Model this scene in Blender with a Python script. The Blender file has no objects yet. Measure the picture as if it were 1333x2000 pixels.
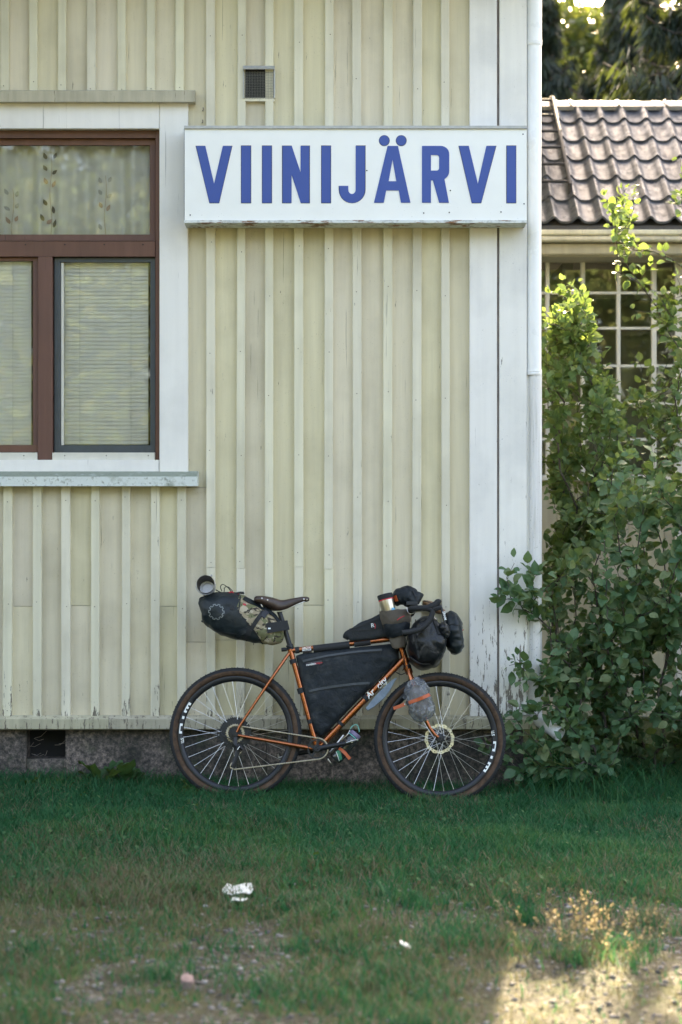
import bpy, bmesh, math, random
import numpy as np
from mathutils import Vector, Matrix, noise
from mathutils.bvhtree import BVHTree

sc = bpy.context.scene
C = sc.collection
R = math.radians

# ------------------------------------------------------------------ camera
F = 3889.0           # focal length in photo pixels (70 mm on a 24 x 36 frame)
D = 11.12            # camera to wall
ZC = 1.56            # eye height
cam_d = bpy.data.cameras.new('camera'); cam = bpy.data.objects.new('camera', cam_d); C.objects.link(cam)
cam.location = (0, -D, ZC); cam.rotation_euler = (R(90), 0, 0)
cam_d.sensor_fit = 'VERTICAL'; cam_d.sensor_height = 36; cam_d.sensor_width = 24; cam_d.lens = 70.0
cam_d.clip_end = 2000; cam_d.clip_start = 0.05
cam_d.dof.use_dof = True; cam_d.dof.focus_distance = 10.75; cam_d.dof.aperture_fstop = 2.4
sc.camera = cam

# ------------------------------------------------------------------ light
SUN_EL, SUN_AZ = 27.4, 7.3        # low sun behind the buildings, a little to the right
w = bpy.data.worlds.new('World'); sc.world = w; w.use_nodes = True
wn = w.node_tree; wn.nodes.clear()
wo = wn.nodes.new('ShaderNodeOutputWorld'); wb = wn.nodes.new('ShaderNodeBackground')
sky = wn.nodes.new('ShaderNodeTexSky'); sky.sky_type = 'NISHITA'; sky.sun_disc = False
sky.sun_elevation = R(SUN_EL); sky.sun_rotation = R(SUN_AZ)
sky.air_density = 0.75; sky.dust_density = 5.0; sky.ozone_density = 0.4
wb.inputs['Strength'].default_value = 0.15
wn.links.new(sky.outputs[0], wb.inputs[0]); wn.links.new(wb.outputs[0], wo.inputs[0])
sd = Vector((math.sin(R(SUN_AZ)) * math.cos(R(SUN_EL)), math.cos(R(SUN_AZ)) * math.cos(R(SUN_EL)), math.sin(R(SUN_EL))))
sun_d = bpy.data.lights.new('sun', 'SUN'); sun = bpy.data.objects.new('sun', sun_d); C.objects.link(sun)
sun_d.energy = 5.0; sun_d.angle = R(0.53); sun_d.color = (1.0, 0.90, 0.70)
sun.rotation_euler = (-sd).to_track_quat('-Z', 'Y').to_euler(); sun.location = sd * 40
vs = sc.view_settings
vs.view_transform = 'Standard'; vs.look = 'None'; vs.gamma = 1.0; vs.use_curve_mapping = False
vs.exposure = 3.2
vs.use_white_balance = True; vs.white_balance_temperature = 8100; vs.white_balance_tint = 11.0   # set for open shade
sc.cycles.use_denoising = True
sc.cycles.max_bounces = 8; sc.cycles.transparent_max_bounces = 16
sc.cycles.sample_clamp_indirect = 6.0

# ------------------------------------------------------------------ helpers
def P(px, py, y=0.0):
    s = (D + y) / F
    return Vector(((px - 666.5) * s, y, ZC + (1000 - py) * s))
def X(px, y=0.0): return (px - 666.5) * (D + y) / F
def Z(py, y=0.0): return ZC + (1000 - py) * (D + y) / F
def proj(p):
    d = D + p[1]
    return 666.5 + p[0] * F / d, 1000 - (p[2] - ZC) * F / d

def tag(o, label=None, cat=None, group=None, kind=None):
    if label: o['label'] = label
    if cat: o['category'] = cat
    if group: o['group'] = group
    if kind: o['kind'] = kind
    return o
def empty(name, loc=(0, 0, 0), label=None, cat=None, group=None, rot=None, matrix=None):
    o = bpy.data.objects.new(name, None); C.objects.link(o)
    o.empty_display_size = 0.1
    if matrix is not None: o.matrix_world = matrix
    else:
        o.location = loc
        if rot: o.rotation_euler = rot
    return tag(o, label, cat, group)

class MB:
    """collects geometry for ONE mesh"""
    def __init__(s): s.v = []; s.f = []; s.m = []
    def add(s, vs_, fs, m=0):
        b = len(s.v); s.v += [tuple(v) for v in vs_]
        s.f += [tuple(i + b for i in f) for f in fs]; s.m += [m] * len(fs); return s
    def box(s, a, b, m=0):
        x0, y0, z0 = a; x1, y1, z1 = b
        return s.add([(x0,y0,z0),(x1,y0,z0),(x1,y1,z0),(x0,y1,z0),(x0,y0,z1),(x1,y0,z1),(x1,y1,z1),(x0,y1,z1)],
                     [(0,3,2,1),(4,5,6,7),(0,1,5,4),(1,2,6,5),(2,3,7,6),(3,0,4,7)], m)
    def board(s, x0, x1, y0, y1, z0, z1, c=0.003, tx=0.0, m=0):
        """upright board, front face at y0 with chamfered edges; tx = lean of the top in x"""
        pr = [(x0, y1), (x0, y0 + c), (x0 + c, y0), (x1 - c, y0), (x1, y0 + c), (x1, y1)]
        v = [(x, y, z0) for x, y in pr] + [(x + tx, y, z1) for x, y in pr]
        n = 6
        f = [(i, (i + 1) % n, n + (i + 1) % n, n + i) for i in range(n)]
        f = [tuple(reversed(q)) for q in f]
        f += [tuple(range(n)), tuple(reversed(range(n, 2 * n)))]
        return s.add(v, f, m)
    def tube(s, pts, r, seg=8, m=0, cap=True, flat=None, closed=False):
        pts = [Vector(p) for p in pts]; n = len(pts)
        rs = r if isinstance(r, (list, tuple)) else [r] * n
        t = []
        for i in range(n):
            a = pts[(i - 1) % n] if closed else pts[max(i - 1, 0)]
            b = pts[(i + 1) % n] if closed else pts[min(i + 1, n - 1)]
            t.append((b - a).normalized() if (b - a).length > 1e-9 else Vector((0, 0, 1)))
        up = Vector((0, 1, 0))
        if abs(t[0].dot(up)) > 0.9: up = Vector((0, 0, 1))
        u = t[0].cross(up).normalized(); vv = []
        for i in range(n):
            u = (u - t[i] * u.dot(t[i]))
            if u.length < 1e-6: u = t[i].orthogonal()
            u.normalize(); w_ = t[i].cross(u)
            for k in range(seg):
                a = 2 * math.pi * k / seg
                fy = flat if flat else 1.0
                vv.append(pts[i] + (u * math.cos(a) + w_ * math.sin(a) * fy) * rs[i])
        ff = []
        for i in range(n if closed else n - 1):
            j = (i + 1) % n
            for k in range(seg):
                k2 = (k + 1) % seg
                ff.append((i * seg + k, i * seg + k2, j * seg + k2, j * seg + k))
        if cap and not closed:
            ff.append(tuple(reversed(range(seg)))); ff.append(tuple(range((n - 1) * seg, n * seg)))
        return s.add(vv, ff, m)
    def lathe(s, c, axis, prof, seg=24, m=0, flute=None):
        """prof: list of (distance along axis, radius)"""
        c = Vector(c); ax = Vector(axis).normalized(); u = ax.orthogonal().normalized(); w_ = ax.cross(u)
        vv = []; ff = []
        for h, r in prof:
            for k in range(seg):
                a = 2 * math.pi * k / seg
                rr = r * (1 + (flute if flute and k % 2 else 0))
                vv.append(c + ax * h + (u * math.cos(a) + w_ * math.sin(a)) * rr)
        for i in range(len(prof) - 1):
            for k in range(seg):
                k2 = (k + 1) % seg
                ff.append((i * seg + k, i * seg + k2, (i + 1) * seg + k2, (i + 1) * seg + k))
        return s.add(vv, ff, m)
    def ribbon(s, pts, nrm, half, th=0.002, m=0):
        pts = [Vector(p) for p in pts]; n = len(pts); vv = []
        for i in range(n):
            t = (pts[min(i + 1, n - 1)] - pts[max(i - 1, 0)]).normalized(); nn = Vector(nrm[i]).normalized()
            sdv = t.cross(nn).normalized()
            h = half[i] if isinstance(half, (list, tuple)) else half
            vv += [pts[i] - sdv * h, pts[i] + sdv * h, pts[i] + sdv * h + nn * th, pts[i] - sdv * h + nn * th]
        ff = []
        for i in range(n - 1):
            for k in range(4):
                k2 = (k + 1) % 4
                ff.append((i * 4 + k, i * 4 + k2, i * 4 + 4 + k2, i * 4 + 4 + k))
        ff += [(3, 2, 1, 0), tuple(range(n * 4 - 4, n * 4))]
        return s.add(vv, ff, m)
    def mesh(s, name, mats, smooth=False, off=(0, 0, 0)):
        me = bpy.data.meshes.new(name)
        me.from_pydata([(x - off[0], y - off[1], z - off[2]) for x, y, z in s.v], [], s.f)
        for mt in (mats if isinstance(mats, (list, tuple)) else [mats]): me.materials.append(mt)
        me.polygons.foreach_set('material_index', s.m)
        bm = bmesh.new(); bm.from_mesh(me); bmesh.ops.recalc_face_normals(bm, faces=bm.faces); bm.to_mesh(me); bm.free()
        if smooth:
            me.polygons.foreach_set('use_smooth', [True] * len(me.polygons))
            if smooth != 'all': me.set_sharp_from_angle(angle=R(smooth if smooth is not True else 40))
        me.update(); return me
    def obj(s, name, mats, parent=None, smooth=False, off=(0, 0, 0), **kw):
        return link(name, s.mesh(name, mats, smooth, off), parent, **kw)

def link(name, me, parent=None, label=None, cat=None, group=None, kind=None, loc=None, matrix=None):
    o = bpy.data.objects.new(name, me); C.objects.link(o)
    if parent: o.parent = parent
    if loc is not None: o.location = loc
    if matrix is not None: o.matrix_basis = matrix
    return tag(o, label, cat, group, kind)

def curve_mesh(splines, extrude, res=1):
    """filled flat shape (with holes) in XY, extruded along Z"""
    cu = bpy.data.curves.new('shape', 'CURVE'); cu.dimensions = '2D'; cu.fill_mode = 'BOTH'; cu.extrude = extrude
    for sp in splines:
        s_ = cu.splines.new('POLY'); s_.points.add(len(sp) - 1); s_.use_cyclic_u = True
        for i, (x, y) in enumerate(sp): s_.points[i].co = (x, y, 0, 1)
    return cu2mesh(cu)
def text_mesh(txt, size, extrude=0.0004, shear=0.0, align='LEFT', bold=0.0):
    cu = bpy.data.curves.new('text', 'FONT'); cu.body = txt; cu.size = size; cu.extrude = extrude
    cu.shear = shear; cu.align_x = align; cu.offset = bold; cu.resolution_u = 3
    return cu2mesh(cu)
def cu2mesh(cu):
    o = bpy.data.objects.new('tmp', cu); C.objects.link(o)
    dg = bpy.context.evaluated_depsgraph_get()
    me = bpy.data.meshes.new_from_object(o.evaluated_get(dg), depsgraph=dg)
    bpy.data.objects.remove(o); bpy.data.curves.remove(cu); me.materials.clear(); return me
UP = Matrix(((1, 0, 0, 0), (0, 0, -1, 0), (0, 1, 0, 0), (0, 0, 0, 1)))   # XY shape -> upright XZ, extrusion along y

def replicate(name, tv, tf, M3, loc, mat, attrs=None, parent=None, smooth=False, **kw):
    """one mesh of len(loc) copies of a template; M3 (k,3,3), loc (k,3)"""
    tv = np.asarray(tv, float); k = len(loc); n = len(tv)
    co = np.einsum('kij,nj->kni', M3, tv) + np.asarray(loc)[:, None, :]
    lens = np.array([len(f) for f in tf]); lp = np.concatenate([np.array(f) for f in tf])
    return raw_mesh(name, co.reshape(-1, 3), (lp[None, :] + np.arange(k)[:, None] * n).ravel(), np.tile(lens, k), mat,
                    {a: np.repeat(v, n) for a, v in (attrs or {}).items()}, parent, smooth, **kw)
def raw_mesh(name, co, loops, lens, mat, attrs=None, parent=None, smooth=False, **kw):
    me = bpy.data.meshes.new(name)
    me.vertices.add(len(co)); me.vertices.foreach_set('co', np.ascontiguousarray(co, np.float32).ravel())
    me.loops.add(len(loops)); me.loops.foreach_set('vertex_index', np.ascontiguousarray(loops, np.int32))
    me.polygons.add(len(lens)); st = np.concatenate([[0], np.cumsum(lens)[:-1]]).astype(np.int32)
    me.polygons.foreach_set('loop_start', st); me.polygons.foreach_set('loop_total', np.asarray(lens, np.int32))
    if smooth: me.polygons.foreach_set('use_smooth', np.ones(len(lens), bool))
    for a, v in (attrs or {}).items():
        at = me.attributes.new(a, 'FLOAT', 'POINT'); at.data.foreach_set('value', np.asarray(v, np.float32))
    for mt in (mat if isinstance(mat, (list, tuple)) else [mat]): me.materials.append(mt)
    me.update(calc_edges=True); me.validate()
    return link(name, me, parent, **kw)

_rs = np.random.RandomState(11); _LAT = _rs.rand(256, 256)
def vnoise(x, y):
    x = np.asarray(x, float); y = np.asarray(y, float)
    xi = np.floor(x).astype(int); yi = np.floor(y).astype(int); fx = x - xi; fy = y - yi
    fx = fx * fx * (3 - 2 * fx); fy = fy * fy * (3 - 2 * fy)
    g = lambda a, b: _LAT[a % 256, b % 256]
    return (g(xi, yi) * (1 - fx) + g(xi + 1, yi) * fx) * (1 - fy) + (g(xi, yi + 1) * (1 - fx) + g(xi + 1, yi + 1) * fx) * fy
def fbm(x, y): return (vnoise(x, y) + .5 * vnoise(x * 2.1 + 7, y * 2.1 + 3) + .25 * vnoise(x * 4.3 + 1, y * 4.3 + 9)) / 1.75
def sstep(a, b, x):
    t = np.clip((np.asarray(x, float) - a) / (b - a), 0, 1); return t * t * (3 - 2 * t)
def rot_basis(dirv, nrm):
    """columns: x = side, y = dir, z = normal (numpy k,3)"""
    d = dirv / np.linalg.norm(dirv, axis=1, keepdims=True)
    s_ = np.cross(d, nrm); s_ /= np.maximum(np.linalg.norm(s_, axis=1, keepdims=True), 1e-9)
    n_ = np.cross(s_, d)
    return np.stack([s_, d, n_], axis=2)

# ------------------------------------------------------------------ materials
class Mat:
    def __init__(s, name):
        s.m = bpy.data.materials.new(name); s.m.use_nodes = True; s.nt = s.m.node_tree; s.nt.nodes.clear()
        s.out = s.nt.nodes.new('ShaderNodeOutputMaterial')
    def n(s, t, ins=None, out=0, **at):
        nd = s.nt.nodes.new('ShaderNode' + t)
        for k, v in at.items(): setattr(nd, k, v)
        for k, v in (ins or {}).items():
            if isinstance(v, bpy.types.NodeSocket): s.nt.links.new(v, nd.inputs[k])
            elif v is not None:
                cur = nd.inputs[k].default_value
                if hasattr(cur, '__len__') and len(cur) == 4 and len(v) == 3: v = (*v, 1)
                nd.inputs[k].default_value = v
        return nd.outputs[out]
    def pos(s): return s.n('NewGeometry')
    def obj(s): return s.n('TexCoord', out=3)
    def scale(s, v, sc_): return s.n('VectorMath', {0: v, 1: sc_}, operation='MULTIPLY')
    def noise(s, v, scale=1.0, detail=4.0, rough=.55, dist=0.0):
        return s.n('TexNoise', {'Vector': v, 'Scale': scale, 'Detail': detail, 'Roughness': rough, 'Distortion': dist}, out=0)
    def voro(s, v, scale=1.0, out=0, **at): return s.n('TexVoronoi', {'Vector': v, 'Scale': scale}, out=out, **at)
    def ramp(s, f, stops, interp='LINEAR'):
        nd = s.nt.nodes.new('ShaderNodeValToRGB'); cr = nd.color_ramp; cr.interpolation = interp
        while len(cr.elements) < len(stops): cr.elements.new(0.5)
        for e, (p, c) in zip(cr.elements, stops):
            e.position = p; e.color = (c, c, c, 1) if isinstance(c, (int, float)) else (*c, 1)
        s.nt.links.new(f, nd.inputs[0]); return nd.outputs[0]
    def mix(s, f, a, b, blend='MIX'):
        nd = s.nt.nodes.new('ShaderNodeMix'); nd.data_type = 'RGBA'; nd.blend_type = blend
        for i, v in ((0, f), (6, a), (7, b)):
            if isinstance(v, bpy.types.NodeSocket): s.nt.links.new(v, nd.inputs[i])
            else: nd.inputs[i].default_value = v if i == 0 else (*v, 1)
        return nd.outputs[2]
    def math(s, op, a, b=0.0, c=None):
        ins = {0: a, 1: b}
        if c is not None: ins[2] = c
        return s.n('Math', ins, operation=op)
    def mapr(s, v, a, b, c=0.0, d=1.0):
        return s.n('MapRange', {0: v, 1: a, 2: b, 3: c, 4: d}, out=0)
    def xyz(s, v, i): return s.n('SeparateXYZ', {0: v}, out=i)
    def rnd(s): return s.n('ObjectInfo', out=5)
    def bump(s, h, strength=.3, dist=.002, n=None):
        return s.n('Bump', {'Height': h, 'Strength': strength, 'Distance': dist, 'Normal': n})
    def bsdf(s, col, rough=.6, metal=0.0, normal=None, spec=.5, **ins):
        d = {'Base Color': col, 'Roughness': rough, 'Metallic': metal, 'Normal': normal, 'Specular IOR Level': spec}
        d.update({k.replace('_', ' '): v for k, v in ins.items()})
        return s.n('BsdfPrincipled', d)
    def done(s, sh): s.nt.links.new(sh, s.out.inputs[0]); return s.m

def plain(name, col, rough=.6, metal=0.0, var=.12, nscale=30, bump=.15, spec=.5, dist=.001, **kw):
    """a simple procedural material: slight tonal variation and fine relief"""
    k = Mat(name); o = k.obj(); nz = k.noise(o, nscale)
    c2 = tuple(max(0, x * (1 - var)) for x in col); c1 = tuple(min(1, x * (1 + var)) for x in col)
    cc = k.ramp(nz, [(.3, c2), (.7, c1)])
    rr = k.mapr(nz, .3, .7, max(0.02, rough - .06), min(1, rough + .06))
    return k.done(k.bsdf(cc, rr, metal, k.bump(k.noise(o, nscale * 6), bump, dist), spec, **kw))

def paint(name, col, wood=(.20, .175, .14), dirt=(.16, .15, .11), peel=0.0, peel_top=1.2, speck=.35, rough=.62, streak=.16, vary=.09):
    """old paint on sawn wood: vertical streaks, specks of grime, peeling towards the foot of the wall"""
    k = Mat(name); p = k.pos(); rn = k.rnd()
    off = k.n('CombineXYZ', {0: k.math('MULTIPLY', rn, 37.0), 1: rn, 2: k.math('MULTIPLY', rn, 91.0)})
    q = k.n('VectorMath', {0: p, 1: off}, operation='ADD')
    st = k.noise(k.scale(q, (22, 22, 1.1)), 1.0, 6)
    big = k.noise(q, 2.3, 5)
    c = k.mix(k.ramp(st, [(.35, 0.0), (.75, 1.0)]), col, tuple(x * (1 - streak) for x in col))
    c = k.mix(k.ramp(big, [(.48, 0.0), (.8, .35)]), c, dirt)
    hs = k.n('HueSaturation', {'Hue': k.mapr(rn, 0, 1, .492, .508), 'Saturation': k.mapr(rn, 0, 1, .86, 1.1), 'Value': k.mapr(k.math('FRACT', k.math('MULTIPLY', rn, 7.3)), 0, 1, 1 - vary, 1 + vary * .4), 'Color': c})
    sp = k.math('MULTIPLY', k.ramp(k.noise(q, 150, 2), [(.68, 0.0), (.73, 1.0)]), k.ramp(k.noise(q, 6, 3), [(.42, 0.0), (.62, speck)]))
    c = k.mix(sp, hs, dirt)
    grain = k.noise(k.scale(q, (190, 190, 5)), 1.0, 3)
    crack = k.ramp(k.noise(k.scale(q, (75, 75, 1.6)), 1.0, 4, .6), [(.685, 0.0), (.71, .6)])
    c = k.mix(crack, c, tuple(x * .45 for x in dirt))
    h = k.math('ADD', k.math('MULTIPLY', grain, .5), k.math('MULTIPLY', st, .8))
    if peel > 0:
        hz = k.mapr(k.xyz(p, 2), .30, peel_top, peel, 0.0)
        pn = k.math('ADD', k.noise(k.scale(q, (52, 52, 8)), 1.0, 10, .72), k.math('MULTIPLY', hz, .42))
        msk = k.ramp(pn, [(.665, 0.0), (.685, 1.0)])
        wcol = k.mix(grain, wood, tuple(x * .55 for x in wood))
        c = k.mix(msk, c, wcol); h = k.math('SUBTRACT', h, k.math('MULTIPLY', msk, .9))
    return k.done(k.bsdf(c, rough, 0, k.bump(h, .4, .0025), .35))

M = {}
CREAM = (.69, .625, .45)
M['board'] = paint('cream_board_paint', CREAM, peel=.16, peel_top=.62, dirt=(.20, .17, .10), speck=.6)
M['batten'] = paint('cream_batten_paint', (.72, .685, .53), peel=.42, peel_top=.72, dirt=(.25, .22, .14), vary=.05)
M['drip'] = paint('cream_drip_paint', (.50, .47, .34), peel=.35, peel_top=.6, streak=.3, dirt=(.2, .17, .11))
M['white'] = paint('white_casing_paint', (.80, .79, .75), peel=0, dirt=(.33, .33, .32), speck=.3, streak=.06, vary=.03)
M['corner'] = paint('white_corner_paint', (.80, .79, .75), peel=.40, peel_top=1.5, wood=(.27, .24, .21), dirt=(.24, .26, .28), speck=.75, streak=.08, vary=.02)
M['slit'] = plain('bare_grey_wood', (.22, .19, .175), .85, var=.3, nscale=12)
M['brown'] = paint('brown_frame_paint', (.155, .072, .050), dirt=(.06, .04, .035), rough=.5, streak=.25, speck=.3)
M['dark_frame'] = plain('dark_blue_grey_paint', (.045, .058, .066), .45)
M['dark_gap'] = plain('dark_cavity', (.015, .016, .018), .9)
M['plaster'] = plain('interior_plaster', (.30, .29, .26), .9)
M['strip'] = plain('cream_metal_strip', (.60, .59, .52), .42, var=.06, nscale=14)
def _sill():
    k = Mat('mossy_sill_paint'); p = k.pos(); nz = k.noise(p, 9, 6, .65); n2 = k.noise(p, 60, 4)
    up = k.mapr(k.xyz(k.n('NewGeometry', out=1), 2), .25, .75)
    f = k.math('ADD', k.math('MULTIPLY', nz, .8), k.math('MULTIPLY', up, .28))
    c = k.mix(k.ramp(f, [(.43, 0.0), (.62, .9)]), (.66, .72, .70), (.20, .235, .17))
    c = k.mix(k.ramp(n2, [(.55, 0.0), (.72, .7)]), c, (.15, .17, .13))
    return k.done(k.bsdf(c, .75, 0, k.bump(n2, .5, .003)))
M['sill'] = _sill()
def _glass(name, ior, tint=(1, 1, 1), rough=0.0):
    k = Mat(name); fr = k.n('Fresnel', {'IOR': ior})
    wav = k.bump(k.noise(k.pos(), 2.0, 1), .012, .02)
    g = k.n('BsdfGlossy', {'Color': (1, 1, 1), 'Roughness': rough, 'Normal': wav}); t = k.n('BsdfTransparent', {'Color': tint})
    return k.done(k.n('MixShader', {0: fr, 1: t, 2: g}))
M['glass'] = _glass('window_glass', 1.52, (.95, .96, .95))
M['annex_glass'] = _glass('old_window_glass', 1.9, (.8, .85, .83))
def _curtain():
    k = Mat('thin_curtain_cloth'); p = k.pos(); nz = k.noise(k.scale(p, (300, 300, 300)), 1, 2)
    d = k.n('BsdfDiffuse', {'Color': (.86, .85, .80), 'Normal': k.bump(nz, .1, .001)}); t = k.n('BsdfTranslucent', {'Color': (.7, .7, .64)})
    return k.done(k.n('MixShader', {0: .25, 1: d, 2: t}))
M['curtain'] = _curtain()
M['print_grey'] = plain('printed_grey_leaf', (.46, .45, .41), .9)
M['print_red'] = plain('printed_red_leaf', (.50, .36, .28), .9)
M['print_dark'] = plain('printed_dark_leaf', (.14, .12, .10), .9)
M['print_tan'] = plain('printed_tan_stem', (.58, .50, .40), .9)
M['blind'] = plain('white_blind_lacquer', (.78, .77, .72), .4, var=.03)
M['cord'] = plain('blind_cord', (.6, .6, .56), .8)
def _enamel(name, col, rust=True):
    k = Mat(name); p = k.pos(); n1 = k.noise(p, 5, 5); n2 = k.noise(p, 120, 2); n3 = k.noise(p, 14, 3)
    c = k.mix(k.ramp(n1, [(.45, 0.0), (.85, .22)]), col, tuple(x * .72 for x in col))
    z = k.xyz(p, 2); low = k.mapr(z, 3.42, 3.15, .05, .75)
    sp = k.math('MULTIPLY', k.ramp(n2, [(.69, 0.0), (.73, 1.0)]), k.math('MULTIPLY', low, k.ramp(n3, [(.4, 0.0), (.6, 1.0)])))
    c = k.mix(sp, c, (.05, .05, .05) if rust else tuple(x * .5 for x in col))
    return k.done(k.bsdf(c, .38, 0, k.bump(n1, .08, .002)))
M['sign_white'] = _enamel('white_sign_enamel', (.82, .84, .82))
M['sign_blue'] = _enamel('blue_letter_enamel', (.022, .070, .315), False)
M['sign_edge'] = plain('black_letter_edge', (.03, .035, .05), .7)
def _rusty():
    k = Mat('rusty_white_metal'); p = k.pos(); n1 = k.noise(k.scale(p, (9, 9, 60)), 1, 6, .7)
    c = k.mix(k.ramp(n1, [(.54, 0.0), (.60, 1.0)]), (.62, .66, .65), (.20, .085, .03))
    c = k.mix(k.ramp(k.noise(p, 30, 4), [(.5, 0.0), (.75, .7)]), c, (.12, .11, .09))
    return k.done(k.bsdf(c, .6, 0, k.bump(n1, .3, .002)))
M['rusty'] = _rusty()
M['pipe'] = plain('white_pipe_enamel', (.82, .84, .84), .3, var=.05, nscale=6, bump=.05)  # stronger light on the upper pipe is put into its colour
def _pipe2():  # grime, plus a base colour dimmed for the shrub's shade
    k = Mat('grimy_shaded_pipe_enamel'); p = k.pos(); n1 = k.noise(k.scale(p, (60, 60, 2.5)), 1, 5); n2 = k.noise(p, 130, 2)
    c = k.mix(k.ramp(n1, [(.5, 0.0), (.75, .5)]), (.70, .70, .69), (.34, .33, .30))
    c = k.mix(k.math('MULTIPLY', k.ramp(n2, [(.66, 0.0), (.72, .9)]), k.mapr(k.xyz(p, 2), 2.6, .5, .2, 1)), c, (.10, .09, .08))
    return k.done(k.bsdf(c, .38, 0, k.bump(n2, .1, .001)))
M['pipe_old_shaded'] = _pipe2()
M['wire'] = plain('galvanised_wire', (.20, .20, .17), .6, .3)
M['lead'] = plain('grey_flashing', (.42, .43, .42), .5, .2)
def _stone():
    k = Mat('rough_granite'); p = k.pos(); v = k.noise(p, 46, 4, .75); b = k.noise(p, 3.2, 5, .6)
    c = k.ramp(v, [(.30, (.03, .029, .027)), (.47, (.10, .088, .08)), (.58, (.20, .165, .145)), (.72, (.34, .275, .24))])
    c = k.mix(k.ramp(b, [(.44, 0.0), (.62, .75)]), c, (.028, .032, .030))
    c = k.mix(k.ramp(k.noise(p, 9, 5), [(.55, 0.0), (.72, .6)]), c, (.07, .085, .055))
    return k.done(k.bsdf(c, .9, 0, k.bump(v, .9, .008), .2))
M['stone'] = _stone()
M['felt'] = plain('dark_roof_sheet', (.06, .06, .065), .7)
def _tile():
    k = Mat('weathered_metal_tile'); p = k.pos(); o = k.obj(); rn = k.rnd(); n1 = k.noise(k.scale(p, (5, 5, 5)), 1, 6, .65)
    n2 = k.noise(k.n('VectorMath', {0: p, 1: k.n('CombineXYZ', {0: k.math('MULTIPLY', rn, 9.0)})}, operation='ADD'), 16, 5, .7)
    c = k.ramp(n1, [(.32, (.032, .037, .046)), (.52, (.066, .074, .088)), (.7, (.11, .12, .138))])
    c = k.mix(k.ramp(n2, [(.50, 0.0), (.66, .8)]), c, (.024, .025, .027))
    return k.done(k.bsdf(c, k.mapr(n2, .35, .7, .26, .62), .0, k.bump(n2, .25, .003), .42))
M['tile'] = _tile()
M['ridge'] = plain('grey_ridge_metal', (.17, .165, .16), .28, .3, var=.15, nscale=6)
M['ladder'] = plain('black_ladder_steel', (.022, .022, .024), .75, 0.0)
M['annex_wall'] = paint('annex_cream_paint', (.40, .37, .28), streak=.2)
M['gutter'] = paint('annex_gutter_paint', (.62, .59, .46), dirt=(.12, .09, .05), streak=.25)
M['muntin'] = paint('annex_white_paint', (.66, .65, .60), streak=.15)
# ================================================================== ground
rng = random.Random(5)
def gh(x, y):
    """height of the ground"""
    x = np.asarray(x, float); y = np.asarray(y, float)
    n = np.exp(-(x / 5.0) ** 4) * np.exp(-((y + 2) / 9.0) ** 4)
    return (0.007 - 0.024 * np.clip(x, -3, 3) + (fbm(x * 1.7, y * 1.7) - .5) * .05 * sstep(-.7, -1.6, y) + (fbm(x * 9, y * 9) - .5) * .022) * n
def lawn(x, y):
    """1 = closed lawn, 0 = gravel"""
    x = np.asarray(x, float); y = np.asarray(y, float)
    edge = -2.95 + .35 * sstep(.5, -1.2, x) * -1 + (fbm(x * 1.3 + 4, y * 1.3) - .5) * 1.3
    a = sstep(-.35, .30, y - edge)
    p = .10 + sstep(.46, .68, fbm(x * 1.9 + 31, y * 1.1 + 7)) * .5 + sstep(.52, .66, fbm(x * 5 + 3, y * 3.3)) * .40
    track = 1 - .65 * np.exp(-((y + 3.35) / .38) ** 2) * sstep(-.3, .5, x)
    bare = 1 - .72 * sstep(-3.9, -4.4, y) * sstep(.15, .6, x)       # stony corner, lawn thinned to brighten the sunlit patch
    return np.clip(np.maximum(a, p * track * bare), 0, 1)
def _ground():
    f_ = lambda a, b, s_: list(np.arange(a, b, s_))
    xs = np.array([-400, -150, -60, -25, -12, -7, -5] + f_(-4, 4, .06) + [4, 5, 7, 12, 25, 60, 150, 400], float)
    ys = np.array([-400, -150, -60, -30, -18, -12] + f_(-9, 2, .06) + [2, 3, 4.5, 7, 10, 16, 25, 40, 80, 160, 500], float)
    gx, gy = np.meshgrid(xs, ys); z = gh(gx, gy); nx = len(xs); ny = len(ys)
    co = np.stack([gx, gy, z], -1).reshape(-1, 3)
    i, j = np.meshgrid(np.arange(nx - 1), np.arange(ny - 1)); a = (j * nx + i).ravel()
    loops = np.stack([a, a + 1, a + nx + 1, a + nx], 1).ravel()
    k = Mat('lawn_soil_and_gravel'); p = k.pos(); at = k.n('Attribute', attribute_name='lawn', out=2)
    n1 = k.noise(p, 70, 4, .7); n2 = k.noise(p, 9, 8, .7); v = k.voro(p, 55, out=0)
    vc = k.voro(p, 55, out=1)
    grav = k.ramp(n1, [(.3, (.022, .022, .015)), (.5, (.055, .052, .036)), (.7, (.12, .112, .09))])
    grav = k.mix(k.ramp(k.xyz(vc, 0), [(.80, 0.0), (.94, .5)]), grav, (.24, .23, .20))
    moss = k.ramp(n2, [(.35, (.03, .045, .018)), (.6, (.075, .085, .035)), (.75, (.11, .095, .05))])
    f = k.math('ADD', at, k.math('MULTIPLY', k.math('SUBTRACT', n2, .5), 1.8))
    c = k.mix(k.ramp(f, [(.12, 0.0), (.5, 1.0)]), grav, moss)
    far = plain
    h = k.math('ADD', n1, k.math('MULTIPLY', v, -.6))
    m = k.done(k.bsdf(c, .95, 0, k.bump(h, .8, .012), .1))
    raw_mesh('ground', co, loops, np.full(len(a), 4), m, {'lawn': lawn(co[:, 0], co[:, 1])}, smooth=True, kind='structure')
_ground()

M['nail'] = plain('rusty_nail', (.13, .10, .075), .8)
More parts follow.
